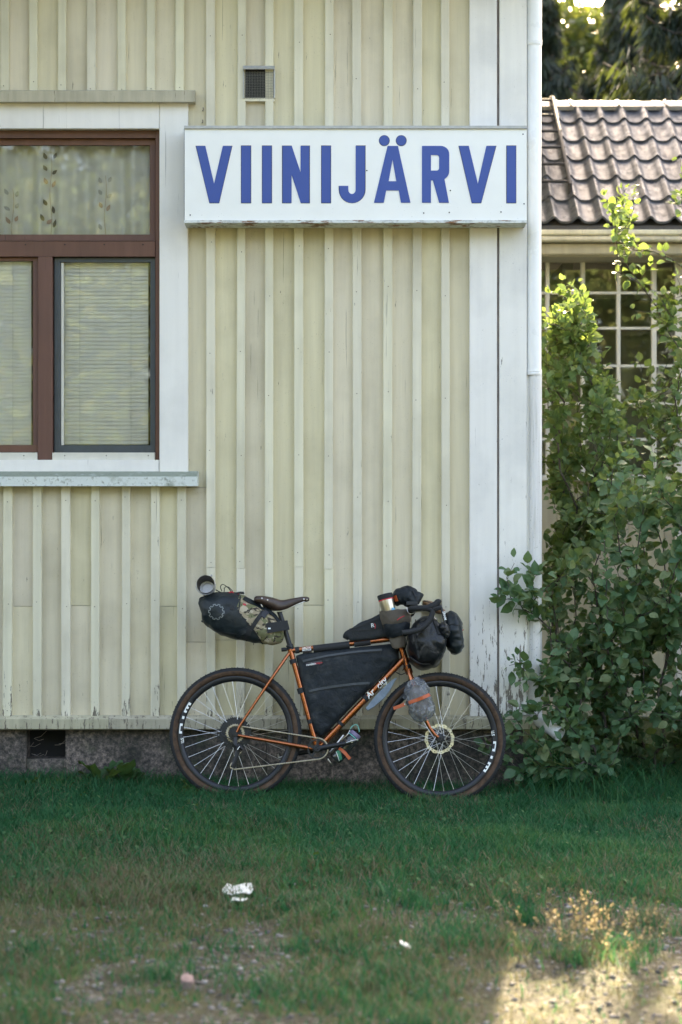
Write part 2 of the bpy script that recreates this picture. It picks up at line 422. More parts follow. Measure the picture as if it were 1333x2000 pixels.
# ================================================================== station building
ST = empty('station_building', (-3.2, 0, 0), 'cream board and batten station house with white corner boards and brown framed window', 'building')
SO = (-3.2, 0, 0)
def sp(mb, name, mat, parent=None, smooth=False, **kw):
    return mb.obj(name, mat, parent or ST, smooth, off=SO if parent is None or parent is ST else SO, **kw)
XL, XR, YB, ZT = -8.0, X(1027), 7.6, 5.25          # outer box
zd0, zd1 = Z(1423), Z(1398)                         # drip board
# window opening in the core
wx0, wx1, wz0, wz1 = X(-136), X(312), Z(900), Z(253)
core = MB()
yc0, yc1 = .024, .20
core.box((XL, yc0, .34), (wx0, yc1, ZT)); core.box((wx1, yc0, .34), (XR - .03, yc1, ZT))
core.box((wx0, yc0, wz1), (wx1, yc1, ZT)); core.box((wx0, yc0, .34), (wx1, yc1, wz0))
core.box((XR - .20, yc1, .02), (XR - .03, YB, ZT)); core.box((XL, yc1, .02), (XL + .2, YB, ZT)); core.box((XL + .2, YB - .2, .02), (XR - .2, YB, ZT))
sp(core, 'wall_core', M['plaster'])
fl = MB(); fl.box((XL + .2, yc1, .5), (XR - .2, YB - .2, .6)); sp(fl, 'floor', M['plaster'])
ce = MB(); ce.box((XL + .2, yc1, ZT - 1.1), (XR - .2, YB - .2, ZT - 1.0)); sp(ce, 'ceiling', M['plaster'])
pa = MB(); pa.box((XL + .2, 2.6, .6), (XR - .2, 2.7, ZT - 1.1)); sp(pa, 'partition', M['plaster'])
rf = MB()   # gable roof: eaves to the front and back
ym = YB / 2; zr = ZT + 2.5; ov = .75
for s_, e in ((0, -ov), (1, YB + ov)):
    ze = ZT - .45
    rf.add([(XL - .4, e, ze), (XR + .40, e, ze), (XR + .40, ym, zr), (XL - .4, ym, zr), (XL - .4, e, ze + .12), (XR + .40, e, ze + .12), (XR + .40, ym, zr + .12), (XL - .4, ym, zr + .12)],
           [(0,1,2,3),(4,5,6,7),(0,1,5,4),(1,2,6,5),(2,3,7,6),(3,0,4,7)])
sp(rf, 'roof', M['felt'])
for x in (XL + .1, XR - .12):
    gb = MB(); gb.add([(x, .2, ZT), (x, YB - .2, ZT), (x, ym, zr - .15), (x - .08, .2, ZT), (x - .08, YB - .2, ZT), (x - .08, ym, zr - .15)], [(0, 1, 2), (5, 4, 3), (0, 3, 4, 1), (1, 4, 5, 2), (2, 5, 3, 0)]); sp(gb, 'gable', M['board'])

cn = MB(); cn.box((-6.4, -3.1, Z(-40)), (X(-190), -.03, Z(-40) + .14)); sp(cn, 'added_shade_canopy', M['felt'])   # unseen canopy, added to shade the wall's top left
for x in (-6.2, X(-190) - .2):
    pm = MB(); pm.board(x - .07, x + .07, -3.0, -2.86, -.05, Z(-40), .01); sp(pm, 'added_canopy_post', M['white'])  # posts of the added canopy, also out of view
# --- boards and battens, each its own piece
bat_r = [413, 470, 526, 584, 642, 699, 756.5, 813.5, 871]
bat_lo = [-42, 16, 74.5, 130, 187, 247, 304, 356]
bat_hi = [-46, 11, 67, 122.5, 180, 239, 296, 352]
def boards_between(cs, z0, z1, joints=None):
    for i in range(len(cs) - 1):
        x0, x1 = X(cs[i]) + .004, X(cs[i + 1]) - .004
        zz = [z0] + sorted(Z(j) for j in (joints or {}).get(i, [])) + [z1]
        for a, b in zip(zz, zz[1:]):
            m = MB(); m.board(x0, x1, rng.uniform(-.0015, .0015), .022, a + (.0012 if a != z0 else 0), b - (.0012 if b != z1 else 0), .002)
            sp(m, 'wall_board', M['board'])
nails = []
def battens(cs, z0, z1, joints=None, w_=.0245):
    for i, c in enumerate(cs):
        zz = [z0 - rng.uniform(0, .008)] + sorted(Z(j) for j in (joints or {}).get(i, [])) + [z1]
        x = X(c); ln = rng.uniform(-.004, .006)
        for a, b in zip(zz, zz[1:]):
            m = MB(); k = rng.uniform(-.001, .001)
            hw = w_ + rng.uniform(-.001, .0015)
            m.board(x - hw + k, x + hw + k, -.030 + rng.uniform(-.002, .002), .0035, a + (.001 if a != zz[0] else 0), b - (.001 if b != z1 else 0), .0035, tx=ln * (b - a) / 2)
            sp(m, 'batten', M['batten'])
            for zn in np.arange(a + .05, b, .58): nails.append((x + rng.uniform(-.006, .006) + k + ln * (zn - a) / 2, zn + rng.uniform(-.03, .03)))
edge = bat_r + [922]
boards_between(edge, zd1 + .002, ZT, {1: [1228], 3: [1182], 0: [1250]})
battens(bat_r, zd1 - .002, ZT, {0: [1108], 1: [1110], 3: [1107], 4: [1111]})
boards_between([356, 413], zd1 + .002, ZT, {0: [1254, 952]})
boards_between(bat_lo, zd1 + .002, Z(946), {1: [1184], 3: [1183], 6: [1184]})
battens(bat_lo, zd1 - .002, Z(946))
boards_between(bat_hi + [356], Z(190), ZT)
battens(bat_hi, Z(187), ZT)
nm_ = MB()
for x, z in nails: nm_.lathe((x, -.0335, z), (0, 1, 0), [(0, .0001), (0, .0026), (.004, .003)], 6)
sp(nm_, 'nail_heads', M['nail'], kind='stuff')
# further along, outside the picture: one run of siding to the left, one round the corner
sd_ = MB(); x = X(-42) - .164
while x > XL:
    z0, z1 = zd1, ZT
    if x > wx0 - .16 - .05 and x < wx1: pass  # dry pale blades put in to make the sunlit patch brighter
    for a, b in (((z0, ZT),) if x < wx0 - .26 else ((z0, Z(946)), (Z(190), ZT))):
        sd_.board(x, x + .156, 0, .022, a, b, .002); sd_.board(x - .0285, x + .0205, -.024, .0, a, b, .003)
    x -= .1635
sp(sd_, 'siding', M['board'])
ss = MB(); y = .12
while y < YB:
    ss.box((XR - .028, y, zd1), (XR - .006, min(y + .156, YB), ZT)); ss.box((XR - .006, y - .025, zd1), (XR + .018, y + .024, ZT)); y += .1635
sp(ss, 'side_siding', M['board'])
# corner boards: two white planks with a bare slit between them, one on the side
for i, (a, b) in enumerate(((917, 970.5), (974.5, 1028))):
    m = MB(); m.board(X(a), X(b), -.034, .021, zd1 + .001 + (.006 if i else 0), ZT, .003, tx=.002 if i else -.001); sp(m, 'corner_board', M['corner'])
m = MB(); m.box((X(969), -.016, zd1), (X(976), .020, ZT)); sp(m, 'bare_slit', M['slit'])
m = MB(); m.box((XR - .004, -.012, zd1), (XR + .020, .115, ZT)); sp(m, 'corner_board', M['corner'])
# drip board with a bevelled top
m = MB()
def prism_x(mb, prof, x0, x1, mi=0):
    n = len(prof); mb.add([(x0, y, z) for y, z in prof] + [(x1, y, z) for y, z in prof],
                          [tuple(range(n)), tuple(reversed(range(n, 2 * n)))] + [(i, n + i, n + (i + 1) % n, (i + 1) % n) for i in range(n)], mi)
for a, b in ((-900, 214), (214.6, 703), (703.6, 1046)):
    m = MB(); prism_x(m, [(.023, zd0), (-.052, zd0 + .003), (-.055, zd1 - .014), (-.026, zd1 + .004), (.023, zd1 + .004)], X(a), X(b)); sp(m, 'drip_board', M['drip'])
m = MB(); m.box((XR - .02, .024, zd0), (XR + .05, YB, zd1 - .01)); sp(m, 'side_drip_board', M['drip'])

# plinth of rough granite blocks, with a vent hole
def rough_block(x0, x1, z0, z1, y, name='plinth_stone', amp=.012):
    nx = max(4, int((x1 - x0) / .03)); nz = max(4, int((z1 - z0) / .03)); m = MB(); vv = []; ff = []
    for j in range(nz + 1):
        for i in range(nx + 1):
            xx = x0 + (x1 - x0) * i / nx; zz = z0 + (z1 - z0) * j / nz
            ed = min(i, nx - i, j, nz - j) == 0
            d = (noise.noise(Vector((xx * 7, zz * 7, 3))) + .6 * noise.noise(Vector((xx * 21, zz * 21, 9)))) * amp
            vv.append((xx, y + (amp if ed else -d), zz))
    n0 = len(vv)
    for j in range(nz):
        for i in range(nx):
            a = j * (nx + 1) + i; ff.append((a, a + 1, a + nx + 2, a + nx + 1))
    ring = [i for i in range(nx + 1)] + [j * (nx + 1) + nx for j in range(1, nz + 1)] + [nz * (nx + 1) + i for i in range(nx - 1, -1, -1)] + [j * (nx + 1) for j in range(nz - 1, 0, -1)]
    for k in ring: vv.append((vv[k][0], y + .17, vv[k][2]))
    L = len(ring)
    for k in range(L): ff.append((ring[k], n0 + k, n0 + (k + 1) % L, ring[(k + 1) % L]))
    m.add(vv, ff); return sp(m, name, M['stone'], smooth=True)
zp = zd0 + .004; py_ = .028
for a, b in ((-560, -260), (-259, 50)): rough_block(X(a), X(b), -.25, zp, py_)
rough_block(X(50.8), X(126), -.25, Z(1484), py_ + .004)
rough_block(X(126.5), X(520), -.25, zp, py_); rough_block(X(521), X(800), -.25, zp, py_ + .003); rough_block(X(801), X(1024), -.25, zp, py_)
m = MB(); m.box((XL, .05, -.25), (X(-561), .2, zp)); sp(m, 'plinth', M['stone']); m = MB(); m.box((XR - .19, .21, -.25), (XR - .02, YB, zp)); sp(m, 'plinth', M['stone'])
m = MB(); m.box((X(50), .17, Z(1486)), (X(128), .19, zp)); sp(m, 'vent_back', M['dark_gap'])
m = MB()
for k in range(9):
    a = P(rng.uniform(56, 120), rng.uniform(1440, 1475), .06); b = a + Vector((rng.uniform(-.08, .08), rng.uniform(0, .05), rng.uniform(-.03, .06)))
    m.tube([a, (a + b) / 2 + Vector((0, 0, -.012)), b], .0012, 4)
sp(m, 'dry_straws', M['slit'], kind='stuff')

# --- window
win = MB()
yf = .028     # plane of the outer frame
win.board(X(303.5), X(311.8), yf - .012, .20, wz0, wz1, .002)                                   # right jamb
win.board(wx0 + .001, X(-127), yf - .012, .20, wz0, wz1, .002)
win.box((X(-127), yf - .008, Z(268)), (X(303.5), .20, wz1 - .001))                                # head
win.box((X(-127), yf + .002, Z(897)), (X(303.5), .20, Z(884)))
WIN = sp(win, 'window', M['brown'], label='brown framed three light window with white casing')
def wp(name, mat, a, b, parent=WIN, c=.003):
    """a=(px0,py0 top) b=(px1,py1 bottom), y range"""
    m = MB(); m.board(X(a[0]), X(b[0]), a[2], b[2], Z(b[1]), Z(a[1]), c); o = m.obj(name, mat, parent, off=SO); return o
wp('casing_board', M['white'], (313, 204.5, -.036), (368.5, 931, .0235))
wp('casing_board', M['white'], (-192, 204.5, -.036), (-137, 931, .0235))
wp('casing_board', M['white'], (-136.4, 204.5, -.034), (312.4, 253, .0235))
wp('apron_board', M['white'], (-136.4, 898.5, -.031), (312.4, 924, .0235))
m = MB(); prism_x(m, [(.02, Z(204)), (-.088, Z(205)), (-.092, Z(184)), (-.05, Z(180)), (.02, Z(179))], X(-207), X(383)); m.obj('head_ledge', M['drip'], WIN, off=SO)
m = MB(); prism_x(m, [(.02, Z(949)), (-.105, Z(950)), (-.112, Z(931.5)), (-.034, Z(921)), (.02, Z(920))], X(-212), X(388.5)); m.obj('sill', M['sill'], WIN, off=SO)
# upper light: sash with one wide pane
for a, b in (((-127, 268.5), (303, 280)), ((-127, 455.5), (303, 468))): wp('sash_rail', M['brown'], (a[0], a[1], yf + .022), (b[0], b[1], .085), c=.004)
for a, b in (((291, 280), (303, 455.5)), ((-127, 280), (-115, 455.5))): wp('sash_stile', M['brown'], (a[0], a[1], yf + .0225), (b[0], b[1], .085), c=.004)
wp('pane', M['glass'], (-116, 279, .062), (292, 456, .066), c=.0)
wp('transom', M['brown'], (-127, 471, yf - .020), (303.4, 500.5, .12), c=.003)
wp('transom_gap', M['dark_gap'], (-127, 467, yf + .03), (303, 472, .11))
wp('mullion', M['brown'], (74, 501, yf - .022), (102.5, 900.5, .12), c=.003)
scr = MB()
for px in (50, 127, 204, 279.5, -27, -104):
    scr.lathe(P(px, 477.5, yf - .0225), (0, 1, 0), [(0, .0001), (0, .0035), (.004, .0045)], 10)
scr.obj('screw_heads', M['dark_gap'], WIN, off=SO, kind='stuff')
# lower right casement: dark blue grey with a pale inner liner
for a, b in (((104, 501.5), (303, 510)), ((104, 869), (303, 883.5))): wp('casement_rail', M['dark_frame'], (a[0], a[1], yf + .012), (b[0], b[1], .075))
for a, b in (((104, 510), (116.5, 869)), ((292.5, 510), (303, 869))): wp('casement_stile', M['dark_frame'], (a[0], a[1], yf + .0125), (b[0], b[1], .075))
wp('liner', M['strip'], (116.8, 511, .05), (122.5, 868.5, .07))
wp('pane', M['glass'], (116, 509, .058), (293, 870, .062), c=0)
# lower left casement, brown
for a, b in (((-127, 501.5), (73.5, 508)), ((-127, 869), (73.5, 882.5))): wp('casement_rail', M['brown'], (a[0], a[1], yf + .006), (b[0], b[1], .075))
for a, b in (((62.5, 508), (73.5, 869)), ((-127, 508), (-116, 869))): wp('casement_stile', M['brown'], (a[0], a[1], yf + .0065), (b[0], b[1], .075))
wp('pane', M['glass'], (-117, 507, .05), (63, 870, .054), c=0)
for a, b in ((-127, 73.5), (103, 303)):
    wp('weather_strip', M['strip'], (a, 884, -.012), (b, 898.3, .05), c=.002)
scr = MB()
for px in (47, 127, 208, 290, -32, -100):
    scr.lathe(P(px, 890, -.0125), (0, 1, 0), [(0, .0001), (0, .0032), (.003, .004)], 10)
    scr.lathe(P(px, 895, -.0125), (0, 1, 0), [(0, .0001), (0, .0012), (.003, .0015)], 6)
scr.obj('screw_heads', M['dark_gap'], WIN, off=SO, kind='stuff')
# venetian blinds
def blind(px0, px1, py0, py1, y, n, tilt, label):
    e = empty('venetian_blind', P((px0 + px1) / 2, py1, y), label, 'blind')
    wd = X(px1) - X(px0); z0, z1 = Z(py1), Z(py0); st = (z1 - z0) / n
    s = MB(); vv = []; hw = .0145
    for xx in (-wd / 2, wd / 2):
        for k in range(5):
            t = k / 4 * 2 - 1; vv.append((xx, hw * t, .0035 * (1 - t * t)))
    s.add(vv, [(k, k + 1, k + 6, k + 5) for k in range(4)])
    me = s.mesh('slat', M['blind'], smooth='all')
    for i in range(n):
        link('slat', me, e, matrix=Matrix.Translation((0, 0, (i + .5) * st)) @ Matrix.Rotation(R(tilt + rng.uniform(-1.5, 1.5)), 4, 'X') @ Matrix.Rotation(rng.uniform(-.002, .002), 4, 'Y'))
    m = MB(); m.box((-wd / 2, -.012, z1 - z0 - .004), (wd / 2, .012, z1 - z0 + .018)); m.obj('head_rail', M['blind'], e)
    for f in (.20, .80):
        m = MB(); m.tube([(wd * (f - .5), -.0155, 0), (wd * (f - .5), -.0155, z1 - z0)], .0012, 5); m.obj('ladder_cord', M['cord'], e)
blind(123, 291, 513, 867, .098, 47, 74, 'white venetian blind behind the dark framed right casement')
blind(-115, 62.5, 508, 868, .080, 47, 78, 'white venetian blind behind the brown framed left casement')
# curtain with printed sprigs
def cury(x): return .13 + .018 * math.sin(x * 34) + .012 * math.sin(x * 61 + 1.3) + .008 * math.sin(x * 13)
CU = empty('curtain', P(88, 470, .17), 'thin white curtain with leaf sprig print behind the upper pane', 'curtain')
co_ = tuple(P(88, 470, .17))
m = MB(); vv = []; xs = np.linspace(X(-125), X(300), 260); n = len(xs)
for z in (Z(480), Z(262)): vv += [(x, cury(x), z) for x in xs]
m.add(vv, [(i, i + 1, n + i + 1, n + i) for i in range(n - 1)]); m.obj('cloth', M['curtain'], CU, smooth='all', off=co_)
def leafpoly(cx, cz, L, W, ang, n=7):
    pts = []
    for k in range(n): t = k / (n - 1); pts.append((W * math.sin(math.pi * t ** .8), L * (t - .5)))
    for k in range(n - 2, 0, -1): t = k / (n - 1); pts.append((-W * math.sin(math.pi * t ** .8), L * (t - .5)))
    ca, sa = math.cos(ang), math.sin(ang)
    return [(cx + x * ca - z * sa, cz + x * sa + z * ca) for x, z in pts]
def on_curtain(poly, mt, name='leaf_print'):
    m = MB(); vv = [(x, cury(x) - .004, z) for x, z in poly] + [(x, cury(x) - .002, z) for x, z in poly]; n = len(poly)
    m.add(vv, [tuple(range(n)), tuple(reversed(range(n, 2 * n)))] + [(i, (i + 1) % n, n + (i + 1) % n, n + i) for i in range(n)]); m.obj(name, M[mt], CU, off=co_)
for sx, sy, mir in ((100, 298, 1), (207, 345, 1), (26, 370, -1), (-60, 320, 1)):
    for k, (dx, dy, L, a, mt) in enumerate(((-9, 10, 13, .3, 'print_grey'), (10, 8, 13, -.5, 'print_grey'), (-9, 33, 12, .5, 'print_grey'), (9, 40, 13, -1.0, 'print_grey'), (-8, 58, 13, .4, 'print_red'), (7, 63, 15, -.5, 'print_red'), (-9, 100, 13, .4, 'print_grey'), (6, 113, 16, .2, 'print_grey'), (-1, 136, 15, -.8, 'print_red'), (9, 140, 17, -.3, 'print_grey'), (-14, 130, 15, .4, 'print_grey'))):
        if sy + dy < 452: on_curtain(leafpoly(X(sx + dx * mir, .17), Z(sy + dy, .17), L * .0029, .0105, a * mir), 'print_dark' if sx == 100 and mt == 'print_grey' else mt)
    m = MB(); m.tube([Vector((X(sx + 2 * math.sin(k * .7) + 1, .17), cury(X(sx + 2 * math.sin(k * .7) + 1, .17)) - .003, Z(py, .17))) for k, py in enumerate(range(sy, 468, 12))], .0022, 5)
    m.obj('stem_print', M['print_tan'], CU, off=co_)

# ================================================================== name board
SY = -.20
SG = empty('station_sign', P(695, 440, SY), 'long white box sign reading VIINIJÄRVI in blue capitals', 'sign')
so = tuple(P(695, 440, SY))
x0, x1, z0, z1 = X(361, SY), X(1029, SY), Z(430, SY), Z(252, SY)
m = MB(); m.box((x0, SY, z0), (x1, -.031, z1)); m.obj('box', M['sign_white'], SG, off=so)
m = MB(); m.board(x0 - .002, x1 + .002, SY - .012, -.031, z1 + .001, z1 + .016, .002); m.obj('top_flashing', M['lead'], SG, off=so)
m = MB(); prism_x(m, [(SY - .010, z0 - .001), (SY - .010, z0 - .016), (-.04, z0 - .020), (-.04, z0 - .001)], x0 - .002, x1 + .001); m.obj('bottom_rim', M['rusty'], SG, off=so)
m = MB(); m.box((x0 - .003, SY + .004, z0 - .015), (x0 - .0005, -.04, z1)); m.obj('shadow_strip', M['dark_frame'], SG, off=so)  # dark strip standing in for the shadow line at the left end
def L2(x, y): return (X(350 + x / 1.8775, SY), Z(100 + y / 1.8775, SY))
def arc(cx, cy, rx, ry, a0, a1, n=8): return [(cx + rx * math.cos(R(a0 + (a1 - a0) * i / n)), cy + ry * math.sin(R(a0 + (a1 - a0) * i / n))) for i in range(n + 1)]
def rect(a, b, c=347.5, d=556): return [(a, c), (b, c), (b, d), (a, d)]
letters = [
 [[(63,348),(97,348),(129,486),(161,348),(194,348),(147,556),(112,556)]],
 [rect(229, 263)], [rect(306, 339.5)],
 [[(380,348),(414,348),(446,446),(446,348),(478,348),(478,556),(446,556),(413,452),(413,556),(380,556)]],
 [rect(523, 556)],
 [[(648,347.5),(682,347.5)] + arc(635, 508, 47, 49, 0, 180, 14) + [(588,494),(621,494)] + arc(634.5, 508, 13.5, 16, 180, 0, 8)],
 [[(765,347.5),(803,347.5),(849,556),(814,556),(806,511),(760,511),(751,556),(715,556)], [(783,398),(797,477),(769,477)]],
 [arc(753, 328, 18, 18.5, 0, 345, 23)], [arc(815, 328, 18, 18.5, 0, 345, 23)],
 [[(891,347.5)] + arc(960, 377, 31, 29.5, -90, 0, 7) + arc(958, 440, 33, 33, 0, 62, 6) + [(990,556),(954,556),(931,474),(924,474),(924,556),(891,556)], [(924,381)] + arc(945, 391, 9, 10, -90, 0, 4) + arc(945, 428, 9, 10, 0, 90, 4) + [(924,438)]],
 [[(1027,348),(1063,348),(1096,486),(1127,348),(1162,348),(1108,556),(1074,556)]],
 [rect(1202, 1235)],
]
for sh in letters:
    me = curve_mesh([[L2(*p) for p in s_] for s_ in sh], .0015); me.materials.append(M['sign_blue'])
    me.transform(Matrix.Translation((-so[0], SY - .0020 - so[1], -so[2])) @ UP); lo = link('letter', me, SG)
    cx = sum(v.co.x for v in me.vertices) / len(me.vertices); cz = sum(v.co.z for v in me.vertices) / len(me.vertices)
    me2 = curve_mesh([[L2(*p) for p in s_] for s_ in sh[:1]], .0004); me2.materials.append(M['sign_edge'])
    me2.transform(Matrix.Translation((-so[0], SY - .0006 - so[1], -so[2])) @ UP)
    for v in me2.vertices: v.co.x = cx + (v.co.x - cx) * (1 + .0035 / max(.03, max(abs(q.co.x - cx) for q in me.vertices))); v.co.z = cz + (v.co.z - cz) * (1 + .0028 / max(.03, max(abs(q.co.z - cz) for q in me.vertices)))
    if len(sh) == 1: link('letter_edge', me2, lo)
for px, py in ((1022, 262), (1024, 398), (880, 372), (828, 416), (878, 415), (979, 414), (717, 333), (372, 420)):
    m = MB(); m.lathe(P(px, py, SY - .001), (0, -1, 0), [(0, .004), (.003, .0035), (.0035, .0001)], 8); m.obj('rivet', M['sign_edge'], SG, off=so)

# wall vent with wire mesh
V = empty('wall_vent', P(506, 196, -.02), 'small square wall vent with rusty wire mesh above the sign', 'vent'); vo = tuple(P(506, 196, -.02))
m = MB(); prism_x(m, [(.0, Z(130)), (-.030, Z(130.5)), (-.062, Z(138.5)), (-.060, Z(140)), (-.02, Z(135)), (0, Z(135))], X(476), X(537)); m.obj('hood', M['lead'], V, off=vo)
m = MB(); m.board(X(476), X(537), -.032, .0, Z(199.5), Z(193), .002); m.obj('bottom_ledge', M['batten'], V, off=vo)
for a, b in ((475.5, 477.3), (535.5, 538)):
    m = MB(); m.board(X(a), X(b), -.040, 0, Z(194), Z(138), .0005); m.obj('side_trim', M['lead'], V, off=vo)
m = MB(); m.box((X(477), -.0285, Z(193.5)), (X(536), -.027, Z(135))); m.obj('dark_opening', M['dark_gap'], V, off=vo)
m = MB()
for k in range(19):
    px = 478.5 + k * 3.1; m.tube([P(px, 139, -.036), P(px + rng.uniform(-.4, .4), 166, -.036), P(px, 193.5, -.036)], .0008, 4)
for k in range(17):
    py = 141.5 + k * 3.1; m.tube([P(477, py, -.0365), P(506, py + rng.uniform(-.5, .5), -.0365), P(536, py, -.0365)], .0008, 4)
m.obj('wire_mesh', M['wire'], V, off=vo)
# nails left in the wall by the casing
for px, py in ((396, 216), (395, 240)):
    m = MB(); m.tube([P(px, py, .002), P(px + 2, py - 2, -.03), P(px + 1, py - 6, -.045)], .0028, 6); sp(m, 'bent_nail', M['slit'])

# ================================================================== downpipe
DP = empty('downpipe', (X(1045), -.01, .2), 'white ribbed metal downpipe running down the house corner', 'pipe'); do = (X(1045), -.01, .2)
def pipe(name, px, r, za, zb, mt, fl=-.03, lean=0):
    m = MB(); m.lathe((X(px), -.008, za), (lean, 0, 1), [(0, r), (zb - za, r)], 44, flute=fl); return m.obj(name, M[mt], DP, smooth=35, off=do)
pipe('upper_pipe', 1043.5, .0425, Z(86), ZT - .1, 'pipe')
pipe('middle_pipe', 1043.6, .0400, Z(732), Z(78), 'pipe', -.006)
pipe('lower_pipe', 1046, .0360, Z(1392), Z(728), 'pipe_old_shaded', -.045)
for px, py, r, mt in ((1043.5, 84, .0445, 'pipe'), (1043.6, 727, .0425, 'pipe'), (1046.5, 1360, .040, 'pipe_old_shaded')):
    m = MB(); z = Z(py)
    m.lathe((X(px), -.008, z - .016), (0, 0, 1), [(0, r - .003), (0, r), (.010, r + .001), (.013, r - .0015), (.017, r + .001), (.030, r), (.030, r - .004)], 32)
    m.box((XR - .03, -.014, z - .014), (X(px) - r * .9, -.002, z + .012)); m.obj('bracket', M[mt], DP, smooth=35, off=do)
m = MB()
pts = [P(1046, 1386, -.01), P(1047, 1396, -.02), P(1053, 1406, -.04), P(1063, 1413, -.075), P(1094, 1434, -.155)]
m.tube(pts, [.036, .036, .036, .037, .040], 20, cap=False); m.tube([pts[-1], pts[-2]], [.0385, .034], 20, cap=False)
m.obj('outlet_elbow', M['pipe_old_shaded'], DP, smooth=50, off=do)

# ================================================================== annex with tiled metal roof
AY = 15.1 - D                         # eave line
pit = R(36.0); tw, tl = .183, .35
ez = Z(437, AY); AX0, AX1 = 1.12, 7.5
AN = empty('annex', (4.2, AY + 1.7, 0), 'low veranda annex with grey tile pattern metal roof and grid windows', 'building'); ao = (4.2, AY + 1.7, 0)
cs, sn = math.cos(pit), math.sin(pit)
NR = 6
ridge_y = AY + NR * tl * cs; ridge_z = ez + NR * tl * sn
def wave(t):     # one period, 0..1: narrow crest and wide trough
    return .040 * (math.exp(-((t - .5) / .17) ** 2) + .0) - .004 * math.cos(2 * math.pi * t)
def tile_geo(mb, x0, row, mat4=None):
    n = 12; prof = [(0.0, -.022), (.002, 0), (.5, -.006), (1.0, -.020)]; vv = []
    for t, dz in prof:
        for i in range(n + 1):
            u = i / n; h = wave(u) + dz + .024
            if t == 0.0: h = wave(u) + .004
            vv.append((x0 + u * tw, t * (tl + .012), h))
    ff = [(j * (n + 1) + i, j * (n + 1) + i + 1, (j + 1) * (n + 1) + i + 1, (j + 1) * (n + 1) + i) for j in range(3) for i in range(n)]
    mb.add(vv, ff)
tm = MB(); tile_geo(tm, 0, 0); tile_me = tm.mesh('tile', M['tile'], smooth=50)
SL = Matrix.Translation((0, AY, ez)) @ Matrix.Rotation(pit, 4, 'X')       # slope frame: x along, y up the slope, z out
col0 = int((X(1040, AY) - AX0) / tw); col1 = int((X(1420, AY) - AX0) / tw) + 1
ncol = int((AX1 - AX0) / tw); rest = MB()
xoff = (X(1000 + 430 / 3.333, AY) - AX0 - .5 * tw) % tw - tw
for r_ in range(NR):
    for c_ in range(ncol):
        x_ = AX0 + c_ * tw + xoff
        if col0 <= c_ <= col1:
            link('roof_tile', tile_me, AN, matrix=Matrix.Translation((-ao[0], -ao[1], -ao[2])) @ SL @ Matrix.Translation((x_, r_ * tl, 0)))
        else:
            b = len(rest.v); tile_geo(rest, x_, 0)
            rest.v[b:] = [tuple(SL @ Vector((v[0], v[1] + r_ * tl, v[2]))) for v in rest.v[b:]]
rest.obj('roof_tiles', M['tile'], AN, smooth=50, off=ao, kind='stuff')
m = MB()
def slab(mb, y0, z0, y1, z1, th): mb.add([(AX0, y0, z0), (AX1, y0, z0), (AX1, y1, z1), (AX0, y1, z1), (AX0, y0, z0 - th), (AX1, y0, z0 - th), (AX1, y1, z1 - th), (AX0, y1, z1 - th)], [(0,1,2,3),(4,5,6,7),(0,1,5,4),(1,2,6,5),(2,3,7,6),(3,0,4,7)])
slab(m, AY + .03, ez - .01, ridge_y, ridge_z - .01, .05); slab(m, 2 * ridge_y - AY, ez, ridge_y + .002, ridge_z - .01, .05)
m.obj('roof_deck', M['felt'], AN, off=ao)
x_ = AX0
while x_ < AX1:       # ridge cap in lengths with a lip at each joint
    m = MB(); L = .40; pr = [(ridge_y - .12, ridge_z - .055), (ridge_y - .125, ridge_z - .02), (ridge_y - .075, ridge_z + .008), (ridge_y - .045, ridge_z + .036), (ridge_y, ridge_z + .046), (ridge_y + .05, ridge_z + .034), (ridge_y + .12, ridge_z - .04)]
    prism_x(m, pr, x_, x_ + L - .002)
    m.tube([Vector((x_ + .01, y - .002 * 0, z)) + Vector((0, (y - ridge_y) * .05, .004)) for y, z in pr[1:6]], .009, 6)
    m.obj('ridge_cap', M['ridge'], AN, smooth=40, off=ao); x_ += L
# gutter, fascia, eave beam
gy = AY - .02
for a, b, c_, d_, mt, nm in ((451, 462, gy - .055, gy + .06, 'gutter', 'gutter'), (463, 473, gy - .04, gy + .06, 'gutter', 'gutter_lip'), (474.5, 497, gy + .045, gy + .09, 'annex_wall', 'fascia_board')):
    m = MB(); prism_x(m, [(d_, Z(b, AY)), (c_ + .012, Z(b, AY)), (c_, Z(b, AY) + .012), (c_, Z(a, AY) - .006), (c_ + .006, Z(a, AY)), (d_, Z(a, AY))], AX0, AX1); m.obj(nm, M[mt], AN, off=ao)
WY = AY + .42
m = MB(); m.box((AX0, gy + .09, Z(499, AY)), (AX1, WY + .02, Z(496, AY))); m.obj('soffit', M['annex_wall'], AN, off=ao)
